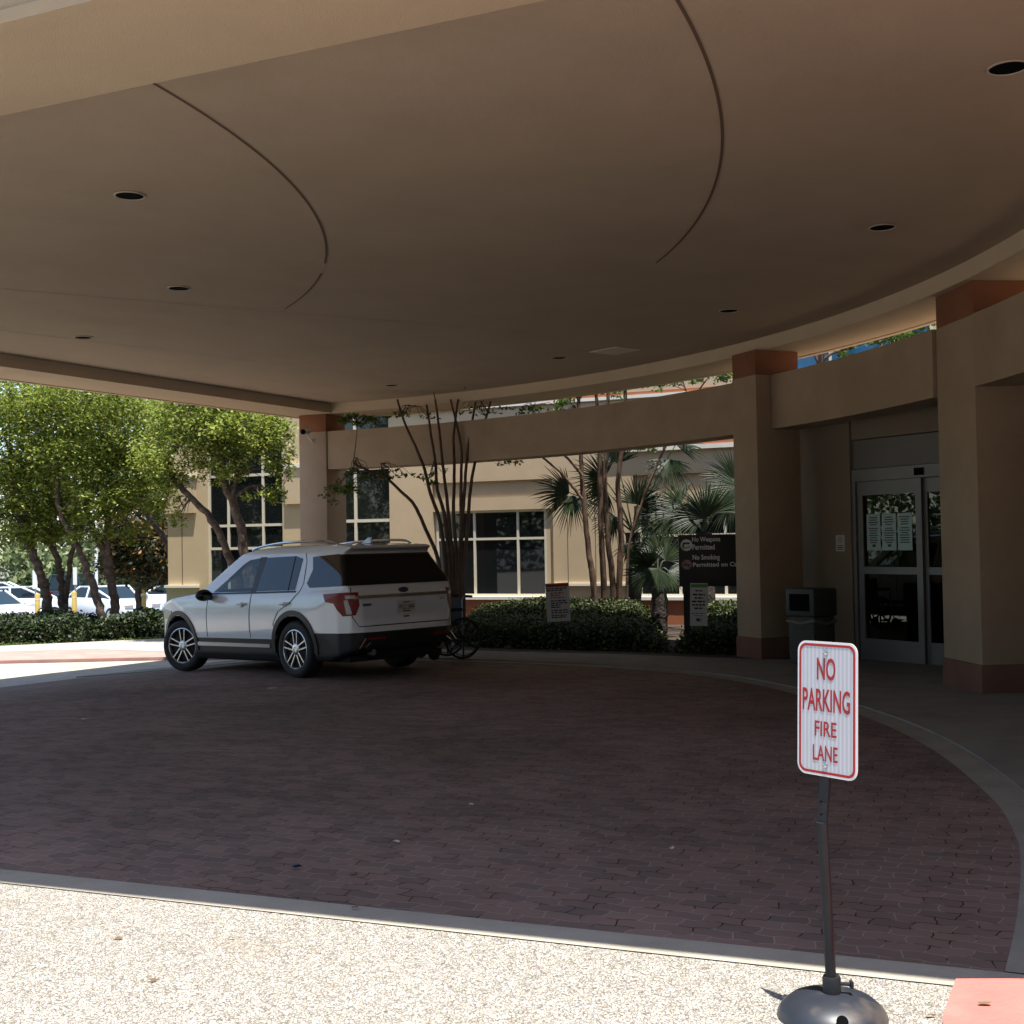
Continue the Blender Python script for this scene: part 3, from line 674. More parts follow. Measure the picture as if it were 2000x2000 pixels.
nn = mb.build('wall_sign', M['platewhite']); tag(nn, 'small white smoking sign on the wall beside the glass doors', 'sign'); ORG[nn.name] = Vector((0, 0, 0))
mb = MB(); o, r, u, nv = fr
mb.add([o + r * (.085 + rr * math.cos(a)) + u * (.165 + rr * math.sin(a)) + nv * .0055 for a in [R_(15 * i) for i in range(24)] for rr in (.040, .032)], [(2 * i, 2 * i + 1, (2 * i + 3) % 48, (2 * i + 2) % 48) for i in range(24)])
quad_on(mb, fr, .062, .105, .160, .170, .0055)
for j, w in enumerate((.11, .13, .10)): quad_on(mb, fr, .085 - w / 2, .085 + w / 2, .075 - .025 * j, .087 - .025 * j, .0055)
mb.build('print', M['ink'], nn)
# litter bin
bp = Vector((4.05, 16.75)); gb = gz(*bp) + .05
t = thing('litter_bin', 'dark boxy litter bin with a black opening beside the entrance wall', 'bin', (bp.x, bp.y, gb))
fn = Vector((-.80, -.60)).normalized(); fx = Vector((.60, -.80)).normalized(); FBN = (bp, fx, fn)
mb = MB(); mb.fbox(FBN, -.22, .22, -.22, .22, gb, gb + .64); mb.build('body', M['bin'], t, True, bevel=.02)
mb = MB(); mb.fbox(FBN, -.245, .245, -.245, .245, gb + .645, gb + 1.02); mb.build('hood', M['binhood'], t, True, bevel=.025)
mb = MB(); mb.fbox(FBN, -.17, .17, .24, .252, gb + .72, gb + .95); mb.build('opening', M['skin'], t, True, bevel=.004)
mb = MB(); mb.tube([bp.to_3d() + Vector((fx.x * a + fn.x * b, fx.y * a + fn.y * b, gb + .58 + c)) for a, b, c in ((-.23, .23, 0), (0, .25, -.03), (.23, .23, .01), (.25, 0, -.04), (.23, -.23, 0), (0, -.25, 0), (-.23, -.23, 0), (-.25, 0, -.02), (-.23, .23, 0))], .02, 6); mb.build('bag_rim', M['panelgrey'], t, True, smooth=True)
# ================================================================== SIGNS
def frame3(c, right, up):
    r = right.normalized(); u = (up - r * up.dot(r)).normalized(); return (c, r, u, r.cross(u))
tl, tr_, bl, br_ = P(1562, 1250, 4.27), P(1679, 1258, 4.07), P(1555, 1507, 4.27), P(1671.5, 1527, 4.07)
ctr = (tl + tr_ + bl + br_) / 4
F0 = frame3(ctr, (tr_ - tl) + (br_ - bl), (tl - bl) + (tr_ - br_))
if F0[3].y > 0: F0 = (F0[0], F0[1], F0[2], -F0[3])
sb = gnd(1626, 1990)
gs = gz(sb.x, sb.y) + .004
t = thing('no_parking_sign', 'white and red NO PARKING FIRE LANE sign on a portable dark metal base', 'sign', (sb.x, sb.y, gs))
t_o = ORG[t.name]
hw, hh = (((tr_ - tl).length + (br_ - bl).length) / 4), (((tl - bl).length + (tr_ - br_).length) / 4)
FS = (F0[0], F0[1], F0[2], F0[3])
mb = MB(); poly_on(mb, FS, rrect(-hw, hw, -hh, hh, .035, 6), -.0015, .0012); panel = mb.build('sign_panel', M['signedge'], t, True)
def pface(name, shapes, m, par):
    mb = MB()
    for f in shapes: f(mb)
    return mb.build(name, m, par, True)
def ring(mb, w0, h0, r0, w1, h1, r1, d):
    a = rrect(-w0, w0, -h0, h0, r0, 6); b = rrect(-w1, w1, -h1, h1, r1, 6); o, r, u, nv = FS; k = len(a)
    mb.add([o + r * x + u * y + nv * d for x, y in a + b], [(i, (i + 1) % k, k + (i + 1) % k, k + i) for i in range(k)])
# sheeting built in local sign axes so its ribs run vertically
pf = MB(); poly_on(pf, (Vector((0, 0, 0)), Vector((1, 0, 0)), Vector((0, 1, 0)), Vector((0, 0, 1))), rrect(-hw + .014, hw - .014, -hh + .014, hh - .014, .026, 6), 0, .0006)
fo_ = pf.build('sheeting', M['signwhite'], panel)
fo_.matrix_local = Matrix.Translation(FS[0] + FS[3] * .0016 - t_o) @ Matrix((FS[1], FS[2], FS[3])).transposed().to_4x4()
pface('border', [lambda mb: ring(mb, hw - .008, hh - .008, .028, hw - .0165, hh - .0165, .022, .003)], M['signred'], panel)
mb = MB()

def tline(word, x0, x1, v0, v1, bold):
    mb = MB(); w2 = 2 * hw; text_on(mb, word, FS, (x0 - .5) * w2, (x1 - .5) * w2, hh * (1 - 2 * v1), hh * (1 - 2 * v0), bold, .0032); mb.build('lettering', M['signred'], panel, True)
tline('NO', .335, .645, .12, .288, .018); tline('PARKING', .092, .885, .352, .522, .018); tline('FIRE', .30, .665, .593, .705, .012); tline('LANE', .27, .685, .772, .887, .012)
for yy in (hh * .84, hh * -.83):
    mb = MB(); mb.lathe([(.010, 0), (.009, .004), (.003, .007)], FS[0] + FS[2] * yy - FS[1] * .004 + FS[3] * .0035, FS[3], 14); mb.build('bolt', M['steel'], t, True, smooth=True)
pb = FS[3] * -.012
pts = [FS[0] + FS[2] * .20 + pb, P(1612, 1530, 4.185), P(1606, 1608, 4.19)]
mb = MB(); ax = FS[1]
for a, b in zip(pts[:-1], pts[1:]):
    m_ = (a + b) / 2; up_ = (b - a).normalized(); mb.obox(m_, ax, ax.cross(up_).normalized(), up_, .019, .006, (b - a).length / 2 + .004)
mb.build('upper_post', M['galv'], t, True)
mb = MB(); mb.tube([pts[-1] + Vector((0, 0, .004)), P(1607, 1625, 4.19), P(1612, 1720, 4.20), P(1618, 1820, 4.215), Vector((sb.x, sb.y, gs + .06))], [.0195, .0185, .0185, .0185, .0185], 12)
mb.build('post', M['galv'], t, True, smooth=True)
for yy in (1565, 1590):
    mb = MB(); q = P(1607, yy, 4.188); mb.lathe([(.0035, 0), (.0035, .002)], q + FS[3] * .0085, FS[3], 10); mb.build('bolt_hole', M['skin'], t, True)
c = Vector((sb.x, sb.y, gs))
mb = MB(); mb.lathe([(.184, 0), (.184, .012), (.172, .035), (.14, .062), (.09, .080), (.045, .086)], c, seg=48); mb.build('base', M['domegrey'], t, True, smooth=True, angle=60)
mb = MB(); mb.lathe([(.031, .08), (.031, .135), (.028, .142), (.020, .142)], c, seg=24); mb.build('collar', M['galv'], t, True, smooth=True)
mb = MB(); mb.tube([c + Vector((.028, -.01, .118)), c + Vector((.058, -.018, .118))], .007, 8); mb.obox(c + Vector((.062, -.02, .118)), (1, 0, 0), (0, 1, 0), (0, 0, 1), .005, .011, .011); mb.build('set_screw', M['galv'], t, True)
mb = MB(); q = c + Vector((.0, -.163, .048)); mb.lathe([(.020, 0), (.020, .003)], q + Vector((-.01, -.004, .002)), (0, -.82, .57), 18); mb.build('lift_hole', M['skin'], t, True)
# dark campus sign on two posts
sc_ = P(1325, 1045, 19.4); zt = sc_.z; zb2 = P(1325, 1146, 19.4).z; x0 = sc_.x
rgt = Vector((.995, -.10, 0)).normalized(); FC = (Vector((x0, 19.4, 0)), rgt, UP, Vector((rgt.y, -rgt.x, 0)))
t = thing('campus_sign', 'charcoal sign reading No Weapons Permitted and No Smoking Permitted on Campus', 'sign', (x0 + .7, 19.35, gz(x0, 19.4)))
W_ = 1.62
mb = MB(); poly_on(mb, FC, [(0, zb2), (W_, zb2), (W_, zt), (0, zt)], -.06, 0); mb.build('panel', M['signdark'], t, True, bevel=.006)
for s0 in (.06, W_ - .17):
    mb = MB(); poly_on(mb, (FC[0] - FC[3] * .01, *FC[1:]), [(s0, gz(x0, 19.4)), (s0 + .11, gz(x0, 19.4)), (s0 + .11, zb2 + .01), (s0, zb2 + .01)], -.04, .005); mb.build('leg', M['signdark'], t, True)
def cz(py): return P(1380, py, 19.4).z
def cx_(px): return P(px, 1090, 19.4).x - x0
for wd, xa, xb, ya, yb in (('No Weapons', 1352, 1406.5, 1060.5, 1048.3), ('Permitted', 1352.5, 1395.5, 1073.5, 1063), ('No Smoking', 1352.5, 1405, 1096, 1083), ('Permitted on Campus', 1353, 1465, 1109.5, 1098)):
    mb = MB(); text_on(mb, wd, FC, cx_(xa), cx_(xb), cz(ya), cz(yb), .022); mb.build('lettering', M['signgrey'], t, True)
def disc(mb, cx, cy, r, d, r2=0, sy=1, a0=0, a1=360):
    o, rr, u, nv = FC; k = 28; A = [R_(a0 + (a1 - a0) * i / k) for i in range(k + (0 if a1 - a0 == 360 else 1))]; m_ = len(A)
    if r2: mb.add([o + rr * (cx + q * math.cos(a)) + u * (cy + q * math.sin(a)) + nv * d for q in (r, r2) for a in A], [(i, (i + 1) % m_, m_ + (i + 1) % m_, m_ + i) for i in range(m_)])
    else: mb.add([o + rr * (cx + r * math.cos(a)) + u * (cy + r * math.sin(a)) + nv * d for a in A], [tuple(range(m_))])
def bar(mb, ax_, ay, bx, by, w, d):
    v = Vector((bx - ax_, by - ay)); q = Vector((-v.y, v.x)).normalized() * w / 2; o, rr, u, nv = FC
    mb.add([o + rr * x + u * y + nv * d for x, y in ((ax_ + q.x, ay + q.y), (ax_ - q.x, ay - q.y), (bx - q.x, by - q.y), (bx + q.x, by + q.y))], [(0, 1, 2, 3)])
gx, gy, gr = cx_(1341), cz(1064), .092
mb = MB(); disc(mb, gx, gy, gr, .002); pg = mb.build('pictogram_disc', M['signgrey'], t, True)
mb = MB(); bar(mb, gx - .055, gy + .028, gx + .05, gy + .028, .026, .004); bar(mb, gx - .045, gy + .02, gx - .055, gy - .04, .026, .0045); bar(mb, gx - .06, gy - .055, gx + .06, gy + .045 - .07, .012, .005); mb.build('pictogram', M['signdark'], pg, True)
gy = cz(1102)
mb = MB(); disc(mb, gx, gy, gr - .006, .002); pg = mb.build('pictogram_disc', mat('pictogram_pink', (.34, .27, .28), .6), t, True)
mb = MB(); disc(mb, gx, gy, gr, .004, gr - .018); bar(mb, gx - .055, gy + .062, gx + .058, gy - .06, .014, .0045); mb.build('pictogram_ring', mat('pictogram_red', (.16, .03, .045), .6), pg, True)
mb = MB(); bar(mb, gx - .06, gy - .005, gx + .05, gy - .005, .02, .0035); mb.build('pictogram', M['signdark'], pg, True)
# two lawn signs in the hedge
def yard(name, label, corners, Y, head, rows, redrows=()):
    a, b, c_, d = [P(px, py, Y) for px, py in corners]      # TL TR BR BL
    F_ = frame3((a + b + c_ + d) / 4, (b - a) + (c_ - d), (a - d) + (b - c_))
    if F_[3].y > 0: F_ = (F_[0], F_[1], F_[2], -F_[3])
    w, h = (b - a).length / 2, (a - d).length / 2
    t = thing(name, label, 'sign', (F_[0].x, F_[0].y, gz(F_[0].x, F_[0].y) + .03), 'paper notices on wire stakes')
    mb = MB(); poly_on(mb, F_, [(-w, -h), (w, -h), (w, h), (-w, h)], -.004, 0); pn = mb.build('panel', M['paper'], t, True)
    mb = MB(); quad_on(mb, F_, -w * .94, w * .94, h * .80, h * .95, .001); mb.build('heading', head, pn, True)
    mb = MB(); mr = MB()
    for j, (y, x0, x1, th) in enumerate(rows):
        m_ = mr if j in redrows else mb; x = x0 * w
        while x < x1 * w:
            ww = random.uniform(.03, .075); quad_on(m_, F_, x, min(x + ww, x1 * w), y * h - th, y * h + th, .001); x += ww + .012
    mb.build('print', M['ink'], pn, True)
    if mr.v: mr.build('red_print', M['redprint'], pn, True)
    mb = MB(); g = gz(F_[0].x, F_[0].y)
    for sx in (-.5, .5):
        p = F_[0] + F_[1] * w * sx - F_[3] * .006; mb.tube([p + F_[2] * h * .5, p - F_[2] * h, Vector((p.x, p.y - .02, g))], .004, 6)
    mb.build('wire_stake', M['galv'], t, True)
yard('yard_sign', 'white notice with dark red heading in the hedge, left of the brown stems', ((1065, 1140), (1111, 1137), (1115, 1213), (1068, 1215)), 20.0, M['redprint'],
     [(.72, -.9, .8, .010), (.62, -.9, .5, .010), (.48, -.6, .5, .010), (.36, -.6, .2, .010), (.24, -.6, .6, .008), (.08, -.6, .75, .010), (-.04, -.6, .8, .010), (-.15, -.6, .2, .010), (-.26, -.6, .2, .010), (-.42, -.6, .85, .010), (-.54, -.6, .85, .010), (-.68, -.6, .7, .010), (-.78, -.6, .6, .010)], (2, 3, 4))
yard('yard_sign', 'narrow tilted white notice with green heading, under the charcoal campus sign', ((1352.5, 1139), (1386.5, 1138.5), (1377, 1223), (1343.5, 1222)), 18.6, M['green'],
     [(.64, -.4, .4, .010), (.46, -.7, .7, .013), (.30, -.5, .5, .013), (.14, -.8, .7, .013), (-.02, -.75, .7, .013), (-.18, -.5, .5, .013), (-.42, -.8, .7, .005), (-.53, -.5, .5, .005), (-.70, -.3, .3, .016), (-.78, -.2, .25, .008)])

# ================================================================== SUV (local axes: x forward from the rear axle, y left, z up)
def tmpobj(mb, name='tmp'):
    me = bpy.data.meshes.new(name); me.from_pydata([tuple(v) for v in mb.v], [], mb.f)
    bm = bmesh.new(); bm.from_mesh(me); bmesh.ops.recalc_face_normals(bm, faces=bm.faces); bm.to_mesh(me); bm.free()
    o = bpy.data.objects.new(name, me); COL.objects.link(o); return o
def apply_mod(o):
    dg = bpy.context.evaluated_depsgraph_get(); dg.update()
    me = bpy.data.meshes.new_from_object(o.evaluated_get(dg)); o.modifiers.clear(); o.data = me
def boolean(a, b, op):
    m = a.modifiers.new('b', 'BOOLEAN'); m.operation = op; m.object = b; m.solver = 'EXACT'
    apply_mod(a); bpy.data.objects.remove(b)
def smoothpoly(p, k=3):
    return [tuple(v) for v in catmull([Vector((a, b, 0)) for a, b in p], k)]
SIDE = [(-1.04, .34), (-1.17, .40), (-1.215, .50), (-1.215, .63), (-1.18, .70), (-1.15, .74), (-1.15, .95), (-1.135, 1.06), (-1.10, 1.13), (-1.075, 1.185), (-.80, 1.63), (-.93, 1.695), (-.90, 1.725), (-.6, 1.752), (0, 1.775),
        (.7, 1.78), (1.2, 1.755), (1.55, 1.69), (1.95, 1.44), (2.36, 1.165), (2.6, 1.135), (3.1, 1.085), (3.45, 1.01), (3.66, .91), (3.75, .78), (3.80, .60), (3.79, .45), (3.70, .30), (3.5, .22), (2.6, .20), (.5, .20), (-.7, .24)]
def sym(h): return h + [(-a, b) for a, b in h[::-1] if a > 1e-6]
SECT = [(.88, .15), (.95, .30), (.965, .45), (.985, .60), (.995, .78), (.990, .92), (.972, 1.03), (.960, 1.10), (.925, 1.165), (.72, 1.68), (.66, 1.745), (.56, 1.79), (.0, 1.82)]
PLAN = [(-1.225, 0), (-1.215, .45), (-1.17, .72), (-1.08, .88), (-.92, .955), (-.6, .985), (0, 1.0), (1, 1.005), (2, 1.003), (2.7, .992), (3.1, .965), (3.4, .90), (3.6, .79), (3.74, .58), (3.80, .3), (3.81, 0)]
def prism_y(poly, y0, y1): mb = MB(); mb.prism(poly, y0, y1, lambda a, b, z: (a, z, b)); return mb
def prism_x(poly, x0, x1): mb = MB(); mb.prism(poly, x0, x1, lambda a, b, z: (z, a, b)); return mb
def prism_z(poly, z0, z1): mb = MB(); mb.prism(poly, z0, z1); return mb
def suv_solid():
    a = tmpobj(prism_y(SIDE, -1.2, 1.2), 'body_shell')
    boolean(a, tmpobj(prism_x(sym(SECT), -2, 5)), 'INTERSECT')
    pl = PLAN + [(x, -y) for x, y in PLAN[::-1] if y > 1e-6]
    boolean(a, tmpobj(prism_z(pl, -.2, 2.2)), 'INTERSECT')
    m = a.modifiers.new('r', 'REMESH'); m.mode = 'VOXEL'; m.voxel_size = .022; m.use_smooth_shade = True
    s = a.modifiers.new('s', 'SMOOTH'); s.factor = .5; s.iterations = 7
    apply_mod(a); return a
body = suv_solid()
_me = body.data
BV = BVHTree.FromPolygons([v.co.copy() for v in _me.vertices], [tuple(p.vertices) for p in _me.polygons])
DIRS = dict(L=(Vector((0, -1, 0)), Vector((-1, 0, 0))), R=(Vector((0, 1, 0)), Vector((1, 0, 0))), B=(Vector((1, 0, 0)), Vector((0, -1, 0))), F=(Vector((-1, 0, 0)), Vector((0, 1, 0))),
            LB=(Vector((.7071, -.7071, 0)), Vector((-.7071, -.7071, 0))), RB=(Vector((.7071, .7071, 0)), Vector((.7071, -.7071, 0))), LF=(Vector((-.7071, -.7071, 0)), Vector((-.7071, .7071, 0))), RF=(Vector((-.7071, .7071, 0)), Vector((.7071, .7071, 0))))
def patch(mb, poly, mode, off=.004, step=.045, skirt=.008):
    """a panel with outline poly (u, z) seen along a direction, laid onto the body"""
    d, u = DIRS[mode]
    n_ = len(poly); bd = []
    for i in range(n_):
        a = Vector(poly[i]); b = Vector(poly[(i + 1) % n_]); k = max(1, int((b - a).length / step))
        for j in range(k): bd.append(a + (b - a) * j / k)
    v2 = [Vector((p.x, p.y)) for p in bd]; nb = len(v2)
    xs = [p.x for p in bd]; ys = [p.y for p in bd]; x = min(xs) + step / 2
    while x < max(xs):
        y = min(ys) + step / 2
        while y < max(ys): v2.append(Vector((x, y))); y += step
        x += step
    r = delaunay_2d_cdt(v2, [], [list(range(nb))], 1, 1e-5)
    co = []; nor = []; last = None
    for p in r[0]:
        o = u * p.x + Vector((0, 0, p.y)) - d * 4 + (Vector((1.3, 0, 0)) if mode in ('LF', 'RF') else Vector((0, 0, 0)))
        if mode in ('LF', 'RF'): o = u * p.x + Vector((0, 0, p.y)) - d * 4 + Vector((2.6, 0, 0))
        h = BV.ray_cast(o, d)
        if h[0] is None:
            co.append(last[0] if last else o); nor.append(last[1] if last else -d); continue
        nn = h[1] if h[1].dot(d) < 0 else -h[1]
        last = (h[0], nn); co.append(h[0]); nor.append(nn)
    fs = [tuple(f) for f in r[2]]
    cnt = {}
    for f in fs:
        for i in range(len(f)):
            e = (f[i], f[(i + 1) % len(f)]); k = (min(e), max(e)); cnt[k] = cnt.get(k, 0) + 1
    be = [k for k, c in cnt.items() if c == 1]
    m_ = len(co)
    mb.add([c + q * off for c, q in zip(co, nor)] + [c - q * skirt for c, q in zip(co, nor)], fs + [(a, b, m_ + b, m_ + a) for a, b in be])
def stroke(poly, w):
    """thin closed outline polygon along a polyline"""
    p = [Vector(q) for q in poly]; A = []; B = []
    for i in range(len(p)):
        t_ = (p[min(i + 1, len(p) - 1)] - p[max(i - 1, 0)]).normalized(); q = Vector((-t_.y, t_.x)) * w / 2
        A.append(tuple(p[i] + q)); B.append(tuple(p[i] - q))
    return A + B[::-1]
def U(mode, pts):
    """side outlines are given as (x, z); turn x into the u of that view"""
    s = {'L': -1, 'R': 1}[mode]; return [(s * x, z) for x, z in pts]
# ---- cut arches, cabin and front openings
for xa in (0, 2.86):
    for sy in (1, -1):
        mb = MB(); mb.lathe([(.43, 0), (.43, .6)], (xa, sy * .62, .40), (0, sy, 0), 48); boolean(body, tmpobj(mb), 'DIFFERENCE')
CAB = [(-.70, .55), (-.98, 1.13), (-.74, 1.58), (-.4, 1.70), (1.15, 1.70), (1.50, 1.63), (2.22, 1.12), (1.95, .50)]
cav = tmpobj(prism_y(CAB, -1.1, 1.1)); boolean(cav, tmpobj(prism_x(sym([(.86, .15), (.90, .80), (.86, 1.10), (.665, 1.66), (.60, 1.72), (0, 1.75)]), -2, 5)), 'INTERSECT'); boolean(body, cav, 'DIFFERENCE')
FWIN = [(1.98, 1.165), (1.70, 1.345), (1.42, 1.545), (1.28, 1.605), (1.04, 1.625), (1.02, 1.16)]
boolean(body, tmpobj(prism_y(FWIN, -1.3, 1.3)), 'DIFFERENCE')
mb = prism_x([(-.60, 1.63), (.60, 1.63), (.79, 1.20), (-.79, 1.20)], 1.40, 2.45); boolean(body, tmpobj(mb), 'DIFFERENCE')
# ---- black lower body
body.data.materials.clear(); body.data.materials.append(M['whitepaint']); body.data.materials.append(M['blackplastic'])
bm = bmesh.new(); bm.from_mesh(body.data)
for co, no in (((0, 0, .515), (0, 0, 1)), ((0, 0, .605), (0, 0, 1)), ((-.05, 0, 0), (1, 0, 0))):
    bmesh.ops.bisect_plane(bm, geom=bm.verts[:] + bm.edges[:] + bm.faces[:], plane_co=co, plane_no=no)
for f in bm.faces:
    c = f.calc_center_median(); lim = .605 if c.x < -.05 else .515
    f.material_index = 1 if c.z < lim else 0
    if f.material_index == 0:
        inside = (-.93 < c.x < 2.2 and abs(c.y) < .86 and .5 < c.z < 1.73 and f.normal.dot(Vector((c.x - .6, c.y, (c.z - 1.1)))) < 0)
        arch = min(math.hypot(c.x, c.z - .40), math.hypot(c.x - 2.86, c.z - .40)) < .436
        if inside or arch: f.material_index = 1
bm.to_mesh(body.data); bm.free()
body.data.polygons.foreach_set('use_smooth', [True] * len(body.data.polygons)); body.data.set_sharp_from_angle(angle=R_(35))
SX, SY, SYAW = -2.235, 17.04, R_(136.1)
suv = thing('parked_suv', 'white mid-size SUV with roof rails and privacy glass stopped on the brick paving', 'suv', (SX, SY, 0))
body.name = 'body'; body.parent = suv
def sp(name, m, par=None, smooth=True, angle=40, **kw):
    def w(mb): return mb.build(name, m, par or suv, smooth=smooth, angle=angle, **kw)
    return w
for sd in ('L', 'R'):
    s = 1 if sd == 'L' else -1
    mb = MB(); patch(mb, U(sd, [(2.06, 1.12), (2.07, .56), (1.02, .56), (1.00, 1.125)]), sd, .003); d1 = sp('door', M['whitepaint'])(mb)
    mb = MB(); patch(mb, U(sd, [(.975, 1.125), (.99, .56), (.40, .56), (.46, .72), (.34, .88), (.10, .99), (-.06, 1.12)]), sd, .003); d2 = sp('door', M['whitepaint'])(mb)
    for d_, hx in ((d1, 1.18), (d2, .17)):
        mb = MB(); y = s * 1.022
        mb.sphere((hx, y - s * .03, .985), 1, .05, .018, .036, 12, 8)
        mb.tube([(hx + .10, y - s * .03, .988), (hx + .07, y, .992), (hx - .07, y, .998), (hx - .10, y - s * .03, 1.0)], .015, 8); sp('handle', M['whitepaint'], d_)(mb)
    for line in ([(2.085, .53), (2.08, .9), (2.07, 1.13)], [(1.003, .53), (.995, .85), (.988, 1.13)], [(.37, .545), (.44, .72), (.32, .89), (.07, 1.0), (-.09, 1.13), (-.14, 1.25), (-.07, 1.55), (.0, 1.66)]):
        mb = MB(); patch(mb, U(sd, stroke(line, .009)), sd, .0035, .05); sp('door_seam', M['matteblack'], body)(mb)
    mb = MB(); patch(mb, U(sd, [(.905, 1.165), (.89, 1.625), (.20, 1.625), (.03, 1.585), (.01, 1.17)]), sd, .004); w_ = sp('rear_door_window', M['autoglass'])(mb)
    mb = MB(); patch(mb, U(sd, stroke([(.16, 1.165), (.21, 1.62)], .022)), sd, .006); sp('window_divider', M['matteblack'], w_)(mb)
    mb = MB(); patch(mb, U(sd, [(1.02, 1.155), (1.035, 1.635), (.885, 1.635), (.91, 1.155)]), sd, .005); sp('door_pillar', M['blackplastic'])(mb)
    mb = MB()
    mb.add([(x, s * (.928 - (z - 1.16) * .398), z) for x, z in FWIN], [tuple(range(len(FWIN)))]); sp('front_door_window', M['clearglass'], smooth=False)(mb)
    mb = MB(); patch(mb, U(sd, stroke([(2.10, 1.145), (1.0, 1.145), (-.02, 1.15)], .022)), sd, .006); sp('belt_moulding', M['blackplastic'])(mb)
    q = 'LB' if sd == 'L' else 'RB'; qs = 1 if sd == 'L' else -1
    mb = MB(); patch(mb, U(sd, [(-.19, 1.60), (-.27, 1.43), (-.22, 1.25), (-.30, 1.195), (-.98, 1.205), (-.93, 1.30), (-.74, 1.62)]), sd, .010, .03, .02); sp('quarter_window', M['autoglass'])(mb)
    mb = MB(); patch(mb, [(qs * (v - .0), z) for v, z in ([(-.10, 1.207), (.14, 1.207), (.10, 1.613), (-.20, 1.613)])], q, .009, .02, .02); sp('rear_pillar_trim', M['autoglass'])(mb)
    tlp = [(-.22, 1.105), (.10, 1.125), (.245, 1.118), (.262, .95), (.215, .83), (.05, .82), (-.02, .90), (-.07, .985), (-.19, 1.01)]
    mb = MB(); patch(mb, [(qs * v, z) for v, z in tlp], q, .010, .03, .01); tl_ = sp('tail_light', M['redlens'])(mb)
    mb = MB(); patch(mb, [(qs * v, z) for v, z in [(.07, 1.02), (.12, 1.03), (.17, .845), (.10, .845)]], q, .013, .03); sp('reversing_lens', M['clearlens'], tl_)(mb)
    mb = MB(); patch(mb, [(qs * v, z) for v, z in [(.09, 1.085), (.21, 1.085), (.21, 1.045), (.09, 1.04)]], q, .013, .03); sp('reversing_lens', M['clearlens'], tl_)(mb)
    for xa in (0, 2.86):
        A = [(xa + .435 * math.cos(R_(a)), .40 + .435 * math.sin(R_(a))) for a in range(-8, 189, 7)]; B = [(xa + .505 * math.cos(R_(a)), .40 + .505 * math.sin(R_(a))) for a in range(-8, 189, 7)]
        mb = MB(); patch(mb, U(sd, A + B[::-1]), sd, .014, .05, .02); sp('arch_trim', M['blackplastic'])(mb)
    mb = MB(); patch(mb, U(sd, [(2.36, .40), (.56, .40), (.56, .445), (2.36, .455)]), sd, .012); sp('sill_strip', M['alloy'])(mb)
    mb = MB(); hx = [(1.35, .655, 1.735), (1.20, .66, 1.775), (.7, .665, 1.815), (.0, .665, 1.815), (-.42, .65, 1.795), (-.58, .63, 1.745)]
    mb.tube(catmull([(a, s * b, c) for a, b, c in hx], 4), .018, 8); sp('roof_rail', M['chrome'])(mb)
    mb = MB(); mb.sphere((1.98, s * 1.09, 1.13), 1, .085, .13, .085, 18, 12); 
    mb.tube([(2.0, s * .94, 1.09), (2.0, s * 1.02, 1.09)], .035, 10); mi = sp('wing_mirror', M['blackplastic'])(mb)
    mb = MB(); mb.sphere((1.915, s * 1.09, 1.13), 1, .022, .105, .066, 16, 8); sp('mirror_glass', M['autoglass'], mi)(mb)
mb = MB(); patch(mb, [(-.895, 1.205), (.895, 1.205), (.755, 1.615), (-.755, 1.615)], 'B', .012, .03, .02); sp('back_window', M['autoglass'])(mb)
mb = MB(); patch(mb, [(-.765, .69), (.765, .69), (.84, .80), (.875, .95), (.835, 1.175), (-.835, 1.175), (-.875, .95), (-.84, .80)], 'B', .003, .05); tg_ = sp('tailgate', M['whitepaint'])(mb)
mb = MB(); patch(mb, stroke([(-.85, 1.18), (-.89, .95), (-.85, .80), (-.78, .682), (.78, .682), (.85, .80), (.89, .95), (.85, 1.18)], .011), 'B', .0045, .05); sp('tailgate_seam', M['matteblack'], body)(mb)
mb = MB(); patch(mb, [(-.84, 1.035), (.84, 1.035), (.84, 1.072), (-.84, 1.072)], 'B', .016, .05, .01); sp('tailgate_strip', mat('dull_chrome', (.35, .35, .35), .25, metal=1), tg_)(mb)
BX = -1.165
def bframe(z, x): return (Vector((x, 0, z)), Vector((0, -1, 0)), Vector((0, 0, 1)), Vector((-1, 0, 0)))
mb = MB(); fr = bframe(.905, BX); poly_on(mb, fr, rrect(-.155, .155, -.078, .078, .012), -.01, .004); pl_ = sp('licence_plate', M['platewhite'], tg_, smooth=False)(mb)
mb = MB(); text_on(mb, 'WLE 2484', fr, -.135, .135, -.038, .032, .012, .0055); quad_on(mb, fr, -.06, .06, .048, .062, .0055); quad_on(mb, fr, -.07, .07, -.066, -.052, .0055); sp('plate_lettering', M['ink'], pl_, smooth=False)(mb)
mb = MB(); bz = 1.125; mb.lathe([(1, -.01), (1, .008), (.8, .016)], (0, 0, 0), (-1, 0, 0), 28); mb.v = [(v[0] - 1.118, v[1] * .083, v[2] * .036 + bz) for v in mb.v]; bd_ = sp('oval_badge', M['badgeblue'], tg_)(mb)
mb = MB(); text_on(mb, 'Ford', bframe(bz, -1.134), -.045, .045, -.018, .018, 0, .001); sp('badge_script', M['steel'], bd_, smooth=False)(mb)
mb = MB(); fr = bframe(.955, -1.158)
for k in range(8): quad_on(mb, fr, -.73 + k * .018, -.716 + k * .018, -.016, .016, .004)
sp('dealer_badge', M['ink'], tg_, smooth=False)(mb)
mb = MB(); text_on(mb, 'XLT', bframe(.985, -1.158), .60, .70, -.016, .016, .01, .006); sp('trim_badge', M['steel'], tg_, smooth=False)(mb)
mb = MB(); quad_on(mb, bframe(.775, -1.158), -.05, .05, -.008, .008, .004); sp('tailgate_latch', M['matteblack'], tg_, smooth=False)(mb)
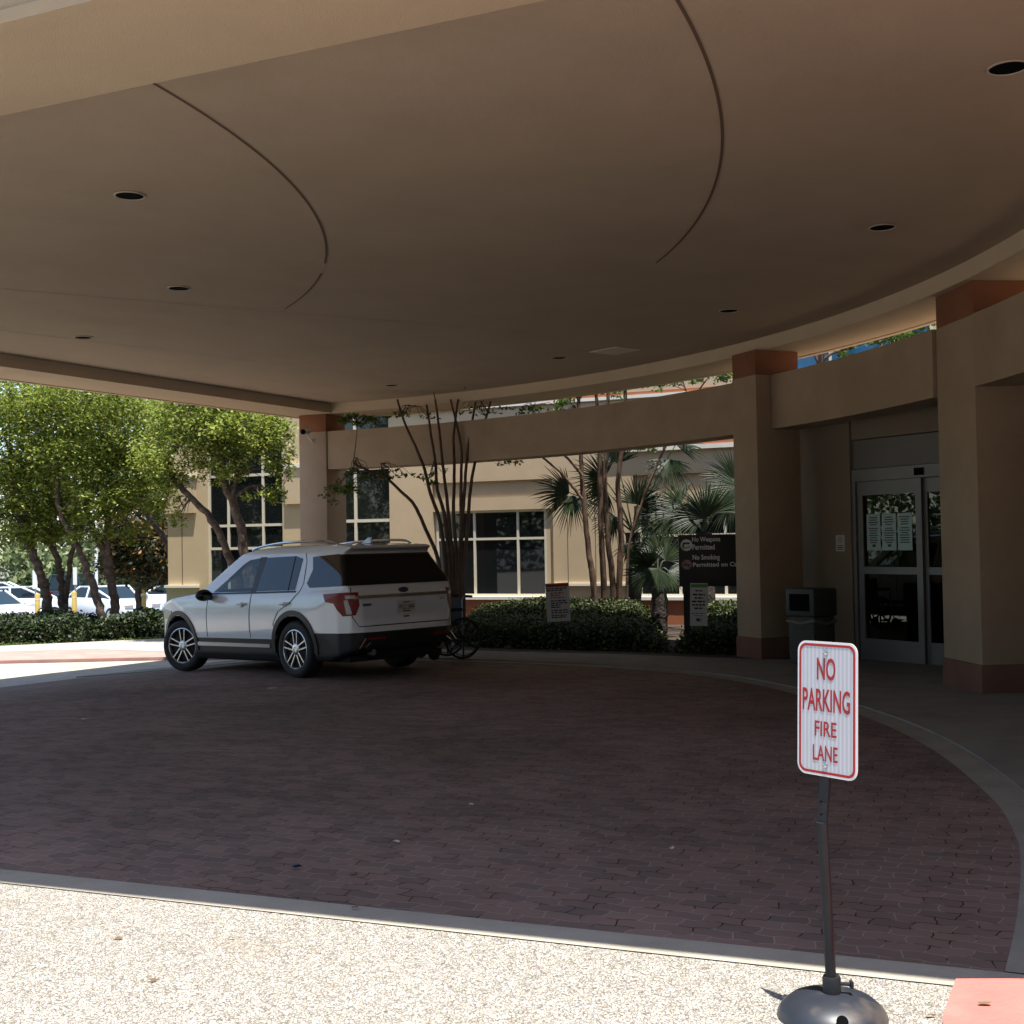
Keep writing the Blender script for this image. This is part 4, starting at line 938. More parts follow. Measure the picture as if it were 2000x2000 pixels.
mb = MB(); patch(mb, [(-.80, .50), (.80, .50), (.78, .435), (-.78, .435)], 'B', .01, .05); sp('bumper_lower', M['matteblack'], body)(mb)
for s in (-1, 1):
    mb = MB(); patch(mb, sorted([(s * .42, .505), (s * .72, .505), (s * .72, .535), (s * .42, .535)], key=lambda p: math.atan2(p[1] - .52, p[0] - s * .57)), 'B', .012, .04); sp('rear_reflector', mat('dim_red', (.22, .015, .012), .2), body)(mb)
    mb = MB(); mb.tube([(-1.10, s * .60, .345), (-1.19, s * .60, .345)], .042, 14); sp('exhaust_tip', M['chrome'])(mb)
    mb = MB(); mb.tube([(-1.205, s * .735, .53), (-1.205, s * .84, .41)], .010, 6); mb.tube([(-1.205, s * .66, .47), (-1.205, s * .74, .42)], .007, 6); sp('bumper_trim', M['chrome'])(mb)
mb = MB(); mb.add([(-.93, y, 1.70 + .012 * (1 - abs(y))) for y in (-.6, -.3, 0, .3, .6)] + [(-.80, y, 1.74 + .012 * (1 - abs(y))) for y in (-.6, -.3, 0, .3, .6)], [(i, i + 1, i + 6, i + 5) for i in range(4)])
mb = MB(); mb.add([(-.48, 0, 1.765), (-.30, .022, 1.765), (-.30, -.022, 1.765), (-.50, 0, 1.845), (-.44, .008, 1.845), (-.44, -.008, 1.845), (-.50, .02, 1.765), (-.50, -.02, 1.765)], [(6, 1, 4, 3), (2, 7, 3, 5), (1, 2, 5, 4), (7, 6, 3), (3, 4, 5)]); sp('antenna_fin', M['whitepaint'], smooth=False)(mb)
mb = MB(); mb.add([(2.33, y, 1.19) for y in (-.79, .79)] + [(1.60, y, 1.65) for y in (.60, -.60)], [(0, 1, 2, 3)]); sp('windscreen', M['clearglass'], smooth=False)(mb)
for s in (-1, 1):
    mb = MB(); patch(mb, [(s * v, z) for v, z in [(-.05, .95), (.35, .90), (.35, .76), (.0, .80)]], 'LF' if s > 0 else 'RF', .008, .04); sp('headlight', M['clearlens'])(mb)
mb = MB(); patch(mb, [(-.5, .62), (.5, .62), (.5, .86), (-.5, .86)], 'F', .006, .05); sp('grille', M['blackplastic'])(mb)
for (x, y, w) in ((1.02, .40, .25), (1.02, -.40, .25), (.12, .42, .24), (.12, -.42, .24)):
    mb = MB(); mb.box(x - .25, x + .25, y - w, y + w, .42, .66); mb.hexa([(x - .30, y - w, .66), (x - .14, y - w, .66), (x - .14, y + w, .66), (x - .30, y + w, .66), (x - .44, y - w + .03, 1.25), (x - .33, y - w + .03, 1.25), (x - .33, y + w - .03, 1.25), (x - .44, y + w - .03, 1.25)])
    mb.box(x - .45, x - .34, y - .13, y + .13, 1.28, 1.46); sp('seat', M['seat'])(mb)
mb = MB(); mb.box(1.62, 2.15, -.82, .82, .75, 1.10); sp('dashboard', M['seat'], smooth=False)(mb)
mb = MB(); cc = Vector((1.50, .40, 1.02)); mb.tube([cc + Vector((.07 * math.sin(a), .19 * math.cos(a), .18 * math.sin(a))) for a in [R_(20 * i) for i in range(19)]], .014, 6); sp('steering_wheel', M['blackplastic'])(mb)
mb = MB(); mb.box(-.95, 3.3, -.80, .80, .22, .30); mb.box(-1.0, -.5, -.5, .5, .26, .40); sp('underbody', M['matteblack'], smooth=False)(mb)
def wheel(x, y, steer=0):
    s = 1 if y > 0 else -1
    hub = bpy.data.objects.new('wheel', None)
    mb = MB(); ax = (0, s, 0)
    mb.lathe([(.255, -.10), (.255, .06), (.10, .075), (.02, .07)], (0, 0, 0), ax, 32); hub = mb.build('wheel', M['matteblack'], suv, smooth=True)
    hub.location = (x, y, .383); hub.rotation_euler = (0, 0, steer)
    mb = MB(); mb.lathe([(.262, -.11), (.30, -.125), (.355, -.118), (.378, -.09), (.384, -.04), (.384, .04), (.378, .09), (.355, .118), (.30, .125), (.262, .11), (.255, .06), (.255, -.06)], (0, 0, 0), ax, 56, closed=True); mb.build('tyre', M['rubber'], hub, smooth=True, angle=60)
    mb = MB(); mb.lathe([(.264, .085), (.266, .112), (.255, .116), (.246, .108), (.240, .07), (.250, .06)], (0, 0, 0), ax, 56, closed=True)
    mb.lathe([(.075, .06), (.078, .098), (.060, .108), (.034, .110), (.030, .104)], (0, 0, 0), ax, 28)
    for k in range(5):
        for dq in (-1, 1):
            a = 2 * math.pi * k / 5 + .3; dv = Vector((math.cos(a), 0, math.sin(a))); sv = dv.cross(Vector((0, 1, 0)))
            p0 = dv * .060 + sv * dq * .026; p1 = dv * .244 + sv * dq * .046
            w0, w1 = .0115, .0105
            mb.hexa([p0 - sv * w0 + Vector((0, s * .066, 0)), p0 + sv * w0 + Vector((0, s * .066, 0)), p1 + sv * w1 + Vector((0, s * .074, 0)), p1 - sv * w1 + Vector((0, s * .074, 0)),
                     p0 - sv * w0 * .8 + Vector((0, s * .100, 0)), p0 + sv * w0 * .8 + Vector((0, s * .100, 0)), p1 + sv * w1 * .8 + Vector((0, s * .109, 0)), p1 - sv * w1 * .8 + Vector((0, s * .109, 0))])
    mb.build('rim', M['alloy'], hub, smooth=True, angle=30)
    mb = MB()
    for k in range(5):
        a = 2 * math.pi * (k + .5) / 5 + .3; mb.lathe([(.011, .098), (.011, .106)], (math.cos(a) * .052, 0, math.sin(a) * .052), ax, 8)
    mb.build('lug_nut', M['matteblack'], hub)
wheel(0, .855); wheel(0, -.855); wheel(2.86, .845, R_(17)); wheel(2.86, -.845, R_(17))
# seat the car on the sloping paving
def wpt(x, y): return Vector((SX + x * math.cos(SYAW) - y * math.sin(SYAW), SY + x * math.sin(SYAW) + y * math.cos(SYAW)))
def gpt(x, y): p = wpt(x, y); return Vector((p.x, p.y, gz(p.x, p.y) + .010))
rl, rr_, fl, fr_ = gpt(0, .855), gpt(0, -.855), gpt(2.86, .845), gpt(2.86, -.845)
fw = ((fl + fr_) - (rl + rr_)).normalized(); lf = ((rl - rr_) + (fl - fr_)).normalized(); upv = fw.cross(lf).normalized(); lf = upv.cross(fw)
suv.rotation_euler = Matrix((fw, lf, upv)).transposed().to_euler(); suv.location = ((rl + rr_) / 2)
ORG[suv.name] = Vector(suv.location)
# ================================================================== WHEELCHAIR
wp = P(893, 1289, 18.55); yaw = R_(208)
wl = thing('wheelchair', 'empty black folding wheelchair behind the rear corner of the white suv', 'wheelchair', (wp.x - .035, wp.y + .16, gz(wp.x, wp.y) + .05), rot=(0, 0, yaw))
for s in (1, -1):
    mb = MB(); mb.lathe([(.020, -.03), (.020, .03)], (0, s * .28, .305), (0, 1, 0), 14); hub = mb.build('wheel', M['blackplastic'], wl)
    mb = MB(); mb.tube([Vector((.292 * math.cos(R_(a)), s * .28, .305 + .292 * math.sin(R_(a)))) for a in range(0, 361, 10)], .019, 8, False); mb.build('tyre', M['rubber'], hub, smooth=True)
    mb = MB(); mb.tube([Vector((.255 * math.cos(R_(a)), s * .315, .305 + .255 * math.sin(R_(a)))) for a in range(0, 361, 10)], .008, 6, False); mb.build('hand_rim', M['galv'], hub, smooth=True)
    for k in range(7):
        a = R_(360 / 7 * k + 12); mb = MB(); mb.tube([Vector((0, s * .28, .305)), Vector((.285 * math.cos(a), s * .28, .305 + .285 * math.sin(a)))], [.017, .014], 6); mb.build('spoke', M['blackplastic'], hub, smooth=True)
    mb = MB(); mb.lathe([(.09, -.016), (.095, 0), (.09, .016)], (.46, s * .24, .095), (0, 1, 0), 20); cst = mb.build('caster', M['rubber'], wl, smooth=True)
    mb = MB(); mb.tube([(.46, s * .24, .095), (.42, s * .24, .20), (.42, s * .24, .50)], .014, 6); mb.build('caster_fork', M['steel'], cst, smooth=True)
    mb = MB(); mb.tube([(-.02, s * .24, .2), (-.02, s * .24, .88), (-.05, s * .24, .93), (-.17, s * .24, .92)], .013, 8); mb.tube([(-.02, s * .24, .25), (.42, s * .24, .25)], .012, 8); mb.tube([(-.02, s * .24, .50), (.50, s * .24, .50), (.62, s * .22, .20)], .012, 8); mb.tube([(-.02, s * .25, .72), (.32, s * .25, .72), (.34, s * .25, .5)], .012, 8); mb.build('side_frame', M['dullsteel'], wl, smooth=True)
    mb = MB(); mb.tube([(-.06, s * .24, .932), (-.18, s * .24, .922)], .02, 8); mb.build('push_handle', M['rubber'], wl, smooth=True)
    mb = MB(); mb.box(0, .30, s * .25 - .025, s * .25 + .025, .73, .76); mb.build('armrest', M['seat'], wl, bevel=.008)
    mb = MB(); mb.obox((.66, s * .15, .12), (1, 0, .2), (0, 1, 0), (-.2, 0, 1), .08, .07, .008); mb.build('footrest', M['blackplastic'], wl)
mb = MB(); mb.hexa([(-.045, -.235, .50), (-.02, -.235, .50), (-.02, .235, .50), (-.045, .235, .50), (-.055, -.24, .90), (-.03, -.24, .90), (-.03, .24, .90), (-.055, .24, .90)]); mb.build('backrest', M['seat'], wl)
mb = MB(); mb.box(0, .42, -.23, .23, .49, .515); mb.build('seat', M['seat'], wl, bevel=.006)
mb = MB(); mb.tube([(.1, -.24, .22), (.1, .24, .49)], .011, 6); mb.tube([(.14, .24, .22), (.14, -.24, .49)], .011, 6); mb.build('cross_brace', M['steel'], wl, smooth=True)
# ================================================================== TREES AND PLANTS
def px(l, Y): return [P(a, b, Y) for a, b in l]
def tree(name, label, cat, group, stems, blobs, leaf, lm, bark, Y, aspect=.55, trans=None, twigs=True, upb=.3, wob=.03):
    """stems: (pixel path from the base up, r0, r1[, Y]); blobs: (px, py, rx_px, rz_px, n[, Y])"""
    b0 = stems[0][0][0]; Yb = stems[0][3] if len(stems[0]) > 3 else Y
    base = P(b0[0], b0[1], Yb); g = gz(base.x, base.y)
    t = thing(name, label, cat, (base.x, base.y, g), group)
    tips = []
    for st in stems:
        pts, r0, r1 = st[:3]; Ys = st[3] if len(st) > 3 else Y
        w = px(pts, Ys)
        if abs(pts[0][1] - b0[1]) < 40 and w[0].z > g: w = [Vector((w[0].x + (w[0].x - w[1].x) * .15, w[0].y, g - .05))] + w
        w = catmull(w, 5)
        r0 *= .82 if wob > .02 else 1
        w = [p + Vector((random.uniform(-wob, wob), random.uniform(-wob, wob), 0)) * (1 if 0 < i < len(w) - 1 else 0) for i, p in enumerate(w)]
        k = len(w); mb = MB(); mb.tube(w, [(r0 + (r1 - r0) * (i / (k - 1))) * (1 + (random.uniform(-.05, .05) if wob > .02 else 0)) for i in range(k)], 10)
        mb.build('trunk', bark, t, True, smooth=True, angle=80); tips.append((w, r1))
    C = []; br = MB()
    for bl in blobs:
        bx, by, rx, rz, nn = bl[:5]; Yb = bl[5] if len(bl) > 5 else Y; k = Yb / FPX
        c = P(bx, by, Yb); pts = blob(c, (rx * k, rx * k * .9, rz * k), nn); C.append(pts)
        if twigs:
            # limbs from the nearest stem to the clump
            best = min(((p - c).length + (0 if p.z < c.z + .3 else 3), p, r) for w, r in tips for p in w[len(w) // 2:])
            p, r = best[1], best[2]
            q = catmull([p, p.lerp(c, .5) + Vector((random.uniform(-.2, .2), random.uniform(-.2, .2), .25)), c], 5)
            br.tube(q, [max(.012, r * .55) * (1 - .75 * i / (len(q) - 1)) for i in range(len(q))], 6)
            for j in range(10):
                e = Vector(pts[random.randrange(nn)]); s_ = q[random.randrange(3, len(q))]
                br.tube([s_, s_.lerp(e, .55) + Vector((0, 0, .12)), e], [max(.008, r * .18), max(.006, r * .12), .004], 5)
    if br.v: br.build('branches', bark, t, True, smooth=True)
    if C:
        C = np.concatenate(C); leaves('crown', C, leaf, lm, t, aspect, .75 if lm.name.startswith('birch') else upb)
    return t
GB = 'river birches beside the drive'
B, LB_ = M['bark_birch'], M['lf_birch']
tree('birch_tree', 'birch tree leaning left with one dark trunk, leftmost behind the shrubs', 'tree', GB,
     [([(96, 1205), (90, 1160), (83, 1130), (66, 1085), (48, 1050), (30, 985), (22, 900)], .17, .07)],
     [(5, 850, 110, 95, 6120), (-70, 920, 80, 85, 2550), (30, 960, 95, 60, 4420), (20, 760, 130, 70, 5100), (-10, 1030, 80, 35, 1530), (60, 1010, 50, 45, 1190), (25, 1065, 60, 28, 420), (85, 1045, 35, 40, 380)], .100, LB_, B, 31.0)
tree('birch_tree', 'birch tree with pale peeling bark and a forked trunk, second from the left', 'tree', GB,
     [([(121, 1205), (121, 1160), (116, 1110), (106, 1069), (96, 1010), (92, 940)], .14, .06), ([(126, 1200), (130, 1150), (139, 1090), (148, 1040), (150, 980)], .10, .05)],
     [(105, 820, 105, 90, 6120), (100, 925, 90, 70, 4420), (95, 1015, 60, 40, 1530), (150, 1000, 45, 40, 1020), (120, 1050, 40, 34, 420)], .100, LB_, M['bark_birch'], 31.6)
tree('birch_tree', 'birch tree leaning left with a slim trunk, third from the left', 'tree', GB,
     [([(197, 1203), (186, 1160), (172, 1120), (157, 1080), (141, 1045), (118, 1000), (110, 930)], .14, .06)],
     [(175, 775, 115, 80, 5610), (150, 900, 85, 70, 4080), (185, 985, 60, 40, 1530), (170, 1040, 40, 32, 380)], .100, LB_, B, 30.4)
tree('birch_tree', 'birch tree with a thick trunk forking low, nearest the hospital corner pier', 'tree', GB,
     [([(225, 1205), (222, 1160), (217, 1130), (206, 1087), (186, 1040), (170, 1000), (160, 930)], .155, .06), ([(216, 1110), (210, 1070), (210, 1020), (206, 985), (215, 920)], .10, .05)],
     [(245, 830, 105, 85, 6120), (250, 925, 85, 55, 3740), (215, 995, 45, 40, 850), (285, 965, 60, 35, 1190), (240, 1030, 42, 34, 420), (290, 1010, 36, 30, 330)], .100, LB_, B, 30.8)
tree('birch_tree', 'birch tree behind the corner pier with a dark trunk slanting up to the left', 'tree', GB,
     [([(345, 1190), (336, 1100), (323, 1053), (302, 1027), (282, 998), (257, 966), (240, 900)], .12, .05)],
     [(320, 870, 100, 75, 4590), (265, 760, 120, 65, 4420), (300, 925, 60, 40, 1360)], .100, LB_, M['bark_dark'], 35.5)
tree('birch_tree', 'birch tree in front of the tall window with a slim trunk slanting left', 'tree', GB,
     [([(470, 1200), (462, 1140), (452, 1101), (433, 1053), (407, 1008), (379, 976), (346, 944), (325, 900)], .13, .06)],
     [(345, 880, 80, 62, 3400), (395, 810, 95, 65, 4420), (330, 955, 42, 32, 544), (352, 1005, 26, 36, 187), (400, 760, 90, 40, 2380)], .092, LB_, B, 28.2)
tree('birch_tree', 'birch tree in front of the tall window with the thicker upright trunk', 'tree', GB,
     [([(492, 1200), (486, 1130), (478, 1079), (466, 1014), (449, 966), (430, 925), (425, 870)], .16, .08), ([(452, 975), (462, 930), (470, 880)], .07, .04)],
     [(470, 835, 95, 55, 3910), (535, 860, 45, 60, 1530), (440, 915, 55, 32, 1190), (555, 945, 28, 40, 289), (505, 965, 38, 26, 340), (420, 850, 70, 50, 1870)], .092, LB_, B, 28.0)
tree('magnolia_tree', 'dark magnolia tree with rusty orange leaves by the car park', 'tree', None,
     [([(270, 1190), (272, 1120), (270, 1040)], .16, .08)], [(275, 1055, 75, 70, 5440), (300, 1120, 50, 40, 1530), (235, 1080, 45, 55, 1530)], .17, M['lf_magnolia'], M['bark_dark'], 40.0, .5)
# crepe myrtles in the entrance bed
Yc = 23.6; BK = M['bark_crepe']
cm1 = [[(884, 1205), (872, 1130), (861, 1085), (835, 1033), (809, 986), (783, 960), (751, 931), (722, 920), (690, 905)], [(885, 1205), (878, 1100), (864, 1018), (844, 966), (830, 920), (815, 880), (790, 825), (776, 780)],
       [(886, 1205), (882, 1090), (870, 1001), (856, 957), (850, 902), (842, 850), (833, 790)], [(888, 1205), (886, 1100), (879, 1030), (873, 972), (864, 902), (858, 840), (850, 780)], [(889, 1205), (890, 1100), (885, 1001), (887, 914), (886, 850), (895, 780)],
       [(891, 1205), (893, 1120), (896, 1059), (905, 972), (911, 902), (918, 850), (930, 780)], [(893, 1205), (897, 1120), (908, 1030), (916, 957), (928, 902), (940, 850), (960, 780)], [(890, 1205), (892, 1100), (893, 1000), (897, 930), (900, 870), (880, 780)]]
tree('crepe_myrtle', 'many-stemmed crepe myrtle fanning up directly behind the wheelchair', 'tree', 'crepe myrtles in the entrance bed',
     [([(p[0][0] + (i - 3.5) * 4.5, 1205)] + [(x + (i - 3.5) * 3.2 * (1 - k / 3), y) if k < 3 else (x, y) for k, (x, y) in enumerate(p[1:])], .05, .02) for i, p in enumerate(cm1)],
     [(700, 925, 42, 14, 110), (650, 965 - 0, 30, 18, 0 + 90), (690, 825, 42, 16, 330), (770, 925, 55, 12, 110), (845, 930, 35, 14, 80), (690, 960, 35, 18, 160), (975, 902, 40, 8, 60), (940, 800, 50, 12, 60), (800, 815, 50, 10, 50), (860, 690, 190, 60, 2600)], .085, M['lf_crepe'], BK, Yc, .5, wob=.004)
cm2 = [[(1166, 1205), (1158, 1130), (1151, 1088), (1142, 1001), (1137, 940), (1135, 885), (1131, 800), (1128, 740)], [(1182, 1205), (1178, 1110), (1174, 1030), (1172, 950), (1171, 879), (1167, 800), (1160, 740)], [(1202, 1205), (1195, 1120), (1188, 1059), (1181, 943), (1184, 879), (1186, 800), (1192, 735)],
       [(1208, 1205), (1211, 1110), (1213, 1030), (1207, 943), (1216, 870), (1221, 800), (1222, 735)], [(1137, 975), (1118, 950), (1096, 923), (1074, 905), (1052, 886), (1020, 850)], [(1138, 930), (1118, 905), (1095, 880), (1070, 830)], [(1224, 1190), (1228, 1073), (1252, 986), (1278, 920), (1307, 856), (1345, 790), (1385, 735)]]
tree('crepe_myrtle', 'crepe myrtle with four straight brown stems left of the palms', 'tree', 'crepe myrtles in the entrance bed',
     [(p, .075 if i < 4 else .032, .03 if i < 4 else .015, 24.0 if i < 4 else 23.9) for i, p in enumerate(cm2)],
     [(1040, 802, 60, 9, 160), (1115, 792, 45, 13, 170), (1390, 732, 55, 18, 520), (1180, 770, 60, 12, 110), (1260, 872, 40, 10, 110), (1110, 815, 40, 14, 60), (1200, 690, 170, 40, 2000), (1300, 755, 40, 10, 80)], .085, M['lf_crepe'], BK, 24.0, .5, wob=.008)
tree('crepe_myrtle', 'leafy crepe myrtle rising behind the tie beam over the doors', 'tree', 'crepe myrtles in the entrance bed',
     [([(1590, 1200), (1592, 1000), (1600, 820), (1604, 700), (1612, 650), (1630, 560)], .09, .04), ([(1604, 710), (1625, 690), (1680, 672), (1740, 640)], .035, .02), ([(1603, 720), (1590, 680), (1585, 600)], .035, .02)],
     [(1745, 655, 52, 22, 1100), (1800, 630, 30, 16, 300), (1660, 686, 36, 14, 200), (1700, 560, 120, 50, 1400)], .085, M['lf_crepe'], BK, 23.5, .5, wob=.01)
# fan palms
def palm(label, basepx, toppx, Y, fronds, group):
    b = P(*basepx, Y); g = gz(b.x, b.y); top = P(*toppx, Y)
    t = thing('fan_palm', label, 'palm tree', (b.x, b.y, g), group)
    mb = MB(); w = catmull([Vector((b.x, b.y, g - .05)), Vector((b.x, b.y, g)).lerp(top, .5) + Vector((.03, 0, 0)), top], 8)
    mb.tube(w, [.15 + .012 * math.sin(i * 2.1) + random.uniform(-.01, .01) for i in range(len(w))], 12); mb.build('trunk', M['bark_palm'], t, True, smooth=True, angle=70)
    for (hx, hy, dY, L, dirdeg, spread, tilt) in fronds:
        h = P(hx, hy, Y + dY)
        ax = Vector((math.cos(R_(dirdeg)), 0, math.sin(R_(dirdeg))))               # where the middle blade points, in the picture plane
        ax = (ax + Vector((0, tilt, 0))).normalized()
        nrm = Vector((random.uniform(-.35, .35), -1, random.uniform(-.1, .5))); sd = ax.cross(nrm).normalized(); nrm = sd.cross(ax).normalized()
        mb = MB(); q = catmull([top, top.lerp(h, .5) + Vector((0, 0, .12)), h], 4); mb.tube(q, [.018, .017, .016, .015, .014, .013, .012, .011, .010][:len(q)], 6)
        nb = 30; vs = []; 
        fb = MB(); tones = []
        for k in range(nb):
            a = R_(spread) * (k / (nb - 1) - .5) + random.uniform(-.03, .03)
            d = ax * math.cos(a) + sd * math.sin(a); L_ = .9 * L * random.uniform(.8, 1.08) * (1 - .25 * abs(k / (nb - 1) - .5) * 2)
            side = d.cross(nrm).normalized(); droop = random.uniform(.04, .22) * L_
            prev = None; P_ = []
            for (f, wd) in ((0, .003), (.35, .016), (.62, .012), (.85, .006), (1, .001)):
                c = h + d * L_ * f + Vector((0, 0, -droop * f ** 3)) + nrm * .05 * math.sin(a * 2) * f
                P_.append((c - side * wd, c + nrm * wd * .5, c + side * wd))
            vs = [v for tr in P_ for v in tr]
            fb.add(vs, [(3 * i + j, 3 * i + 3 + j, 3 * i + 4 + j, 3 * i + 1 + j) for i in range(4) for j in range(2)]); tones += [random.uniform(.05, .75)] * 8
        fr = fb.build('frond', M['lf_palm'], t, True)
        at = fr.data.attributes.new('tone', 'FLOAT', 'FACE'); at.data.foreach_set('value', np.array(tones, dtype=np.float32))
        mb.build('leaf_stalk', M['petiole'], fr, True, smooth=True)
GP = 'fan palms in the entrance bed'
palm('fan palm with a dark shaggy trunk between the crepe myrtle and the charcoal sign', (1234, 1205), (1236, 1040), 24.6,
     [(1112, 962, -.4, .95, 165, 130, -.2), (1118, 968, -.3, .85, 262, 150, -.3), (1180, 935, -.2, .9, 150, 170, 0), (1185, 960, .3, .75, 215, 150, .2), (1245, 985, -.3, .8, 75, 190, -.2), (1250, 975, .2, .75, 20, 150, 0), (1205, 905, .3, .8, 95, 150, 0), (1200, 1010, -.2, .7, 230, 150, -.2),
      (1308, 897, 0, .85, 268, 170, -.2), (1320, 868, .2, .80, 20, 120, .1), (1312, 850, 0, .8, 80, 110, 0), (1290, 1010, -.3, .85, 235, 150, -.3), (1265, 1020, .2, .7, 320, 150, -.2), (1230, 1060, -.3, .6, 280, 160, -.2)], GP)
palm('fan palm partly hidden behind the charcoal sign and middle column', (1380, 1205), (1375, 1040), 23.4,
     [(1378, 1012, -.5, 1.0, 112, 150, -.1), (1385, 1005, -.2, 1.05, 60, 120, 0), (1372, 1010, -.4, .85, 170, 130, -.2), (1435, 935, .2, .9, 140, 150, 0), (1440, 950, 0, .9, 200, 140, -.1), (1430, 975, .3, .8, 250, 150, 0), (1330, 985, .4, .8, 140, 150, .1), (1318, 1005, .3, .7, 215, 150, -.1), (1345, 1020, .5, .7, 90, 170, .2)], GP)
palm('low young fan palm with grey-green leaves left of the charcoal sign', (1285, 1195), (1285, 1130), 22.6,
     [(1272, 1105, -.2, .62, 130, 150, -.2), (1300, 1095, .1, .62, 60, 150, 0), (1285, 1110, -.3, .6, 250, 140, -.4), (1262, 1120, .1, .55, 190, 130, -.1), (1305, 1115, -.1, .5, 330, 150, -.2), (1285, 1085, .2, .55, 95, 130, .1)], GP)
def lit_h(x, y):
    r = (Vector((x + .36, y - .85)) - CC).length; t = max(0, min(1, (r - 15.55) / .5)); q = max(0, 1 - abs((x - 2.45) - .13 * (y - 20)) / .45) if y > 19.6 else 0; return (.36 + .27 * t * t * (3 - 2 * t)) * (1 - .55 * q)
# clipped hedges: leaf shells over a dark twig core
def hedge(name, label, cat, group, poly, h0, n, size, lm, rough=.10, hmap=None):
    xs = [p[0] for p in poly]; ys = [p[1] for p in poly]; out = []
    V = [Vector(p) for p in poly]; m = len(V)
    def inside(x, y):
        c = False
        for i in range(m):
            a, b = V[i], V[(i + 1) % m]
            if (a.y > y) != (b.y > y) and x < (b.x - a.x) * (y - a.y) / (b.y - a.y) + a.x: c = not c
        return c
    def edge(x, y):
        q = Vector((x, y)); best = 9
        for i in range(m):
            a, b = V[i], V[(i + 1) % m]; t = max(0, min(1, (q - a).dot(b - a) / (b - a).length_squared)); best = min(best, (q - a.lerp(b, t)).length)
        return best
    cx, cy = sum(xs) / m, sum(ys) / m
    t = thing(name, label, cat, (cx, cy, gz(cx, cy) + .03), group)
    ph = [random.uniform(0, 6) for _ in range(6)]
    def top(x, y):
        e = edge(x, y); r = 1 - math.exp(-e / .16)
        w = math.sin(x * 2.3 + ph[0]) * math.sin(y * 1.9 + ph[1]) * .5 + math.sin(x * 5.1 + ph[2]) * math.sin(y * 4.3 + ph[3]) * .35 + math.sin(x * 11 + ph[4]) * math.sin(y * 9 + ph[5]) * .25
        return (hmap(x, y) if hmap else h0) * (r + rough * w)
    while len(out) < n:
        x, y = random.uniform(min(xs), max(xs)), random.uniform(min(ys), max(ys))
        if not inside(x, y): continue
        H = top(x, y); e = edge(x, y)
        z = H * (1 - abs(random.gauss(0, .10))) if random.random() < (.75 if e > .25 else .25) else H * random.uniform(.02, 1)
        out.append((x + random.gauss(0, .04), y + random.gauss(0, .04), gz(x, y) + .03 + max(.02, z + random.gauss(0, .03))))
    leaves('foliage', out, size, lm, t, .55, .35)
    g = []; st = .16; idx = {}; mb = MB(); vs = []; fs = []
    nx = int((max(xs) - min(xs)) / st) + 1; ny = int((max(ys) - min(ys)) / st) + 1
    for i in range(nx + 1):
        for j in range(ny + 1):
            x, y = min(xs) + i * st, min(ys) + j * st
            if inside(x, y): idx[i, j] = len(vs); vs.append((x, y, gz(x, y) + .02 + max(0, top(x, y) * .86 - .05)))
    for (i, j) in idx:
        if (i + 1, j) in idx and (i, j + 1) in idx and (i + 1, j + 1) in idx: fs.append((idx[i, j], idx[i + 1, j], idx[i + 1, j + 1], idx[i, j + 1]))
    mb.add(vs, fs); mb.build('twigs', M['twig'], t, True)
    return t
hedge('hedge', 'low clipped hedge with a sunlit top, from the wheelchair to the gap by the palms', 'hedge', 'clipped hedges in the entrance bed',
      [(-.75, 20.95), (.2, 20.3), (1.5, 19.65), (2.42, 19.05), (2.50, 20.5), (2.75, 22.5), (2.8, 25.5), (-.6, 26.9), (-1.5, 25.0), (-1.3, 22.0)], .66, 46000, .060, M['lf_hedge'], .12, lit_h)
hedge('hedge', 'low clipped hedge around the charcoal sign beside the middle column', 'hedge', 'clipped hedges in the entrance bed',
      [(2.50, 18.95), (3.1, 18.5), (4.0, 18.6), (4.6, 20.0), (4.6, 23.0), (3.3, 23.6), (2.95, 21.5)], .66, 22000, .060, M['lf_hedge'], .12, lit_h)
GS = 'shrubs under the birch trees'
for lab, poly, h, n in (('dense green shrub bed at the far left with bright green shoots', [(-13.6, 28.3), (-11.4, 28.45), (-10.2, 28.6), (-10.1, 31.2), (-13.6, 31.5)], .60, 17000),
                        ('dark shrub bed in the middle under the birch trunks', [(-10.15, 28.6), (-9.2, 29.3), (-8.6, 29.8), (-8.4, 32.0), (-10.05, 31.3)], .60, 12000),
                        ('shrub bed with browned tips against the hospital corner pier', [(-8.6, 29.8), (-7.4, 29.3), (-6.0, 28.6), (-5.2, 30.5), (-8.3, 32.0)], .78, 12000)):
    hedge('shrub_bed', lab, 'shrub', GS, poly, h, n, .085, M['lf_shrub'], .26)
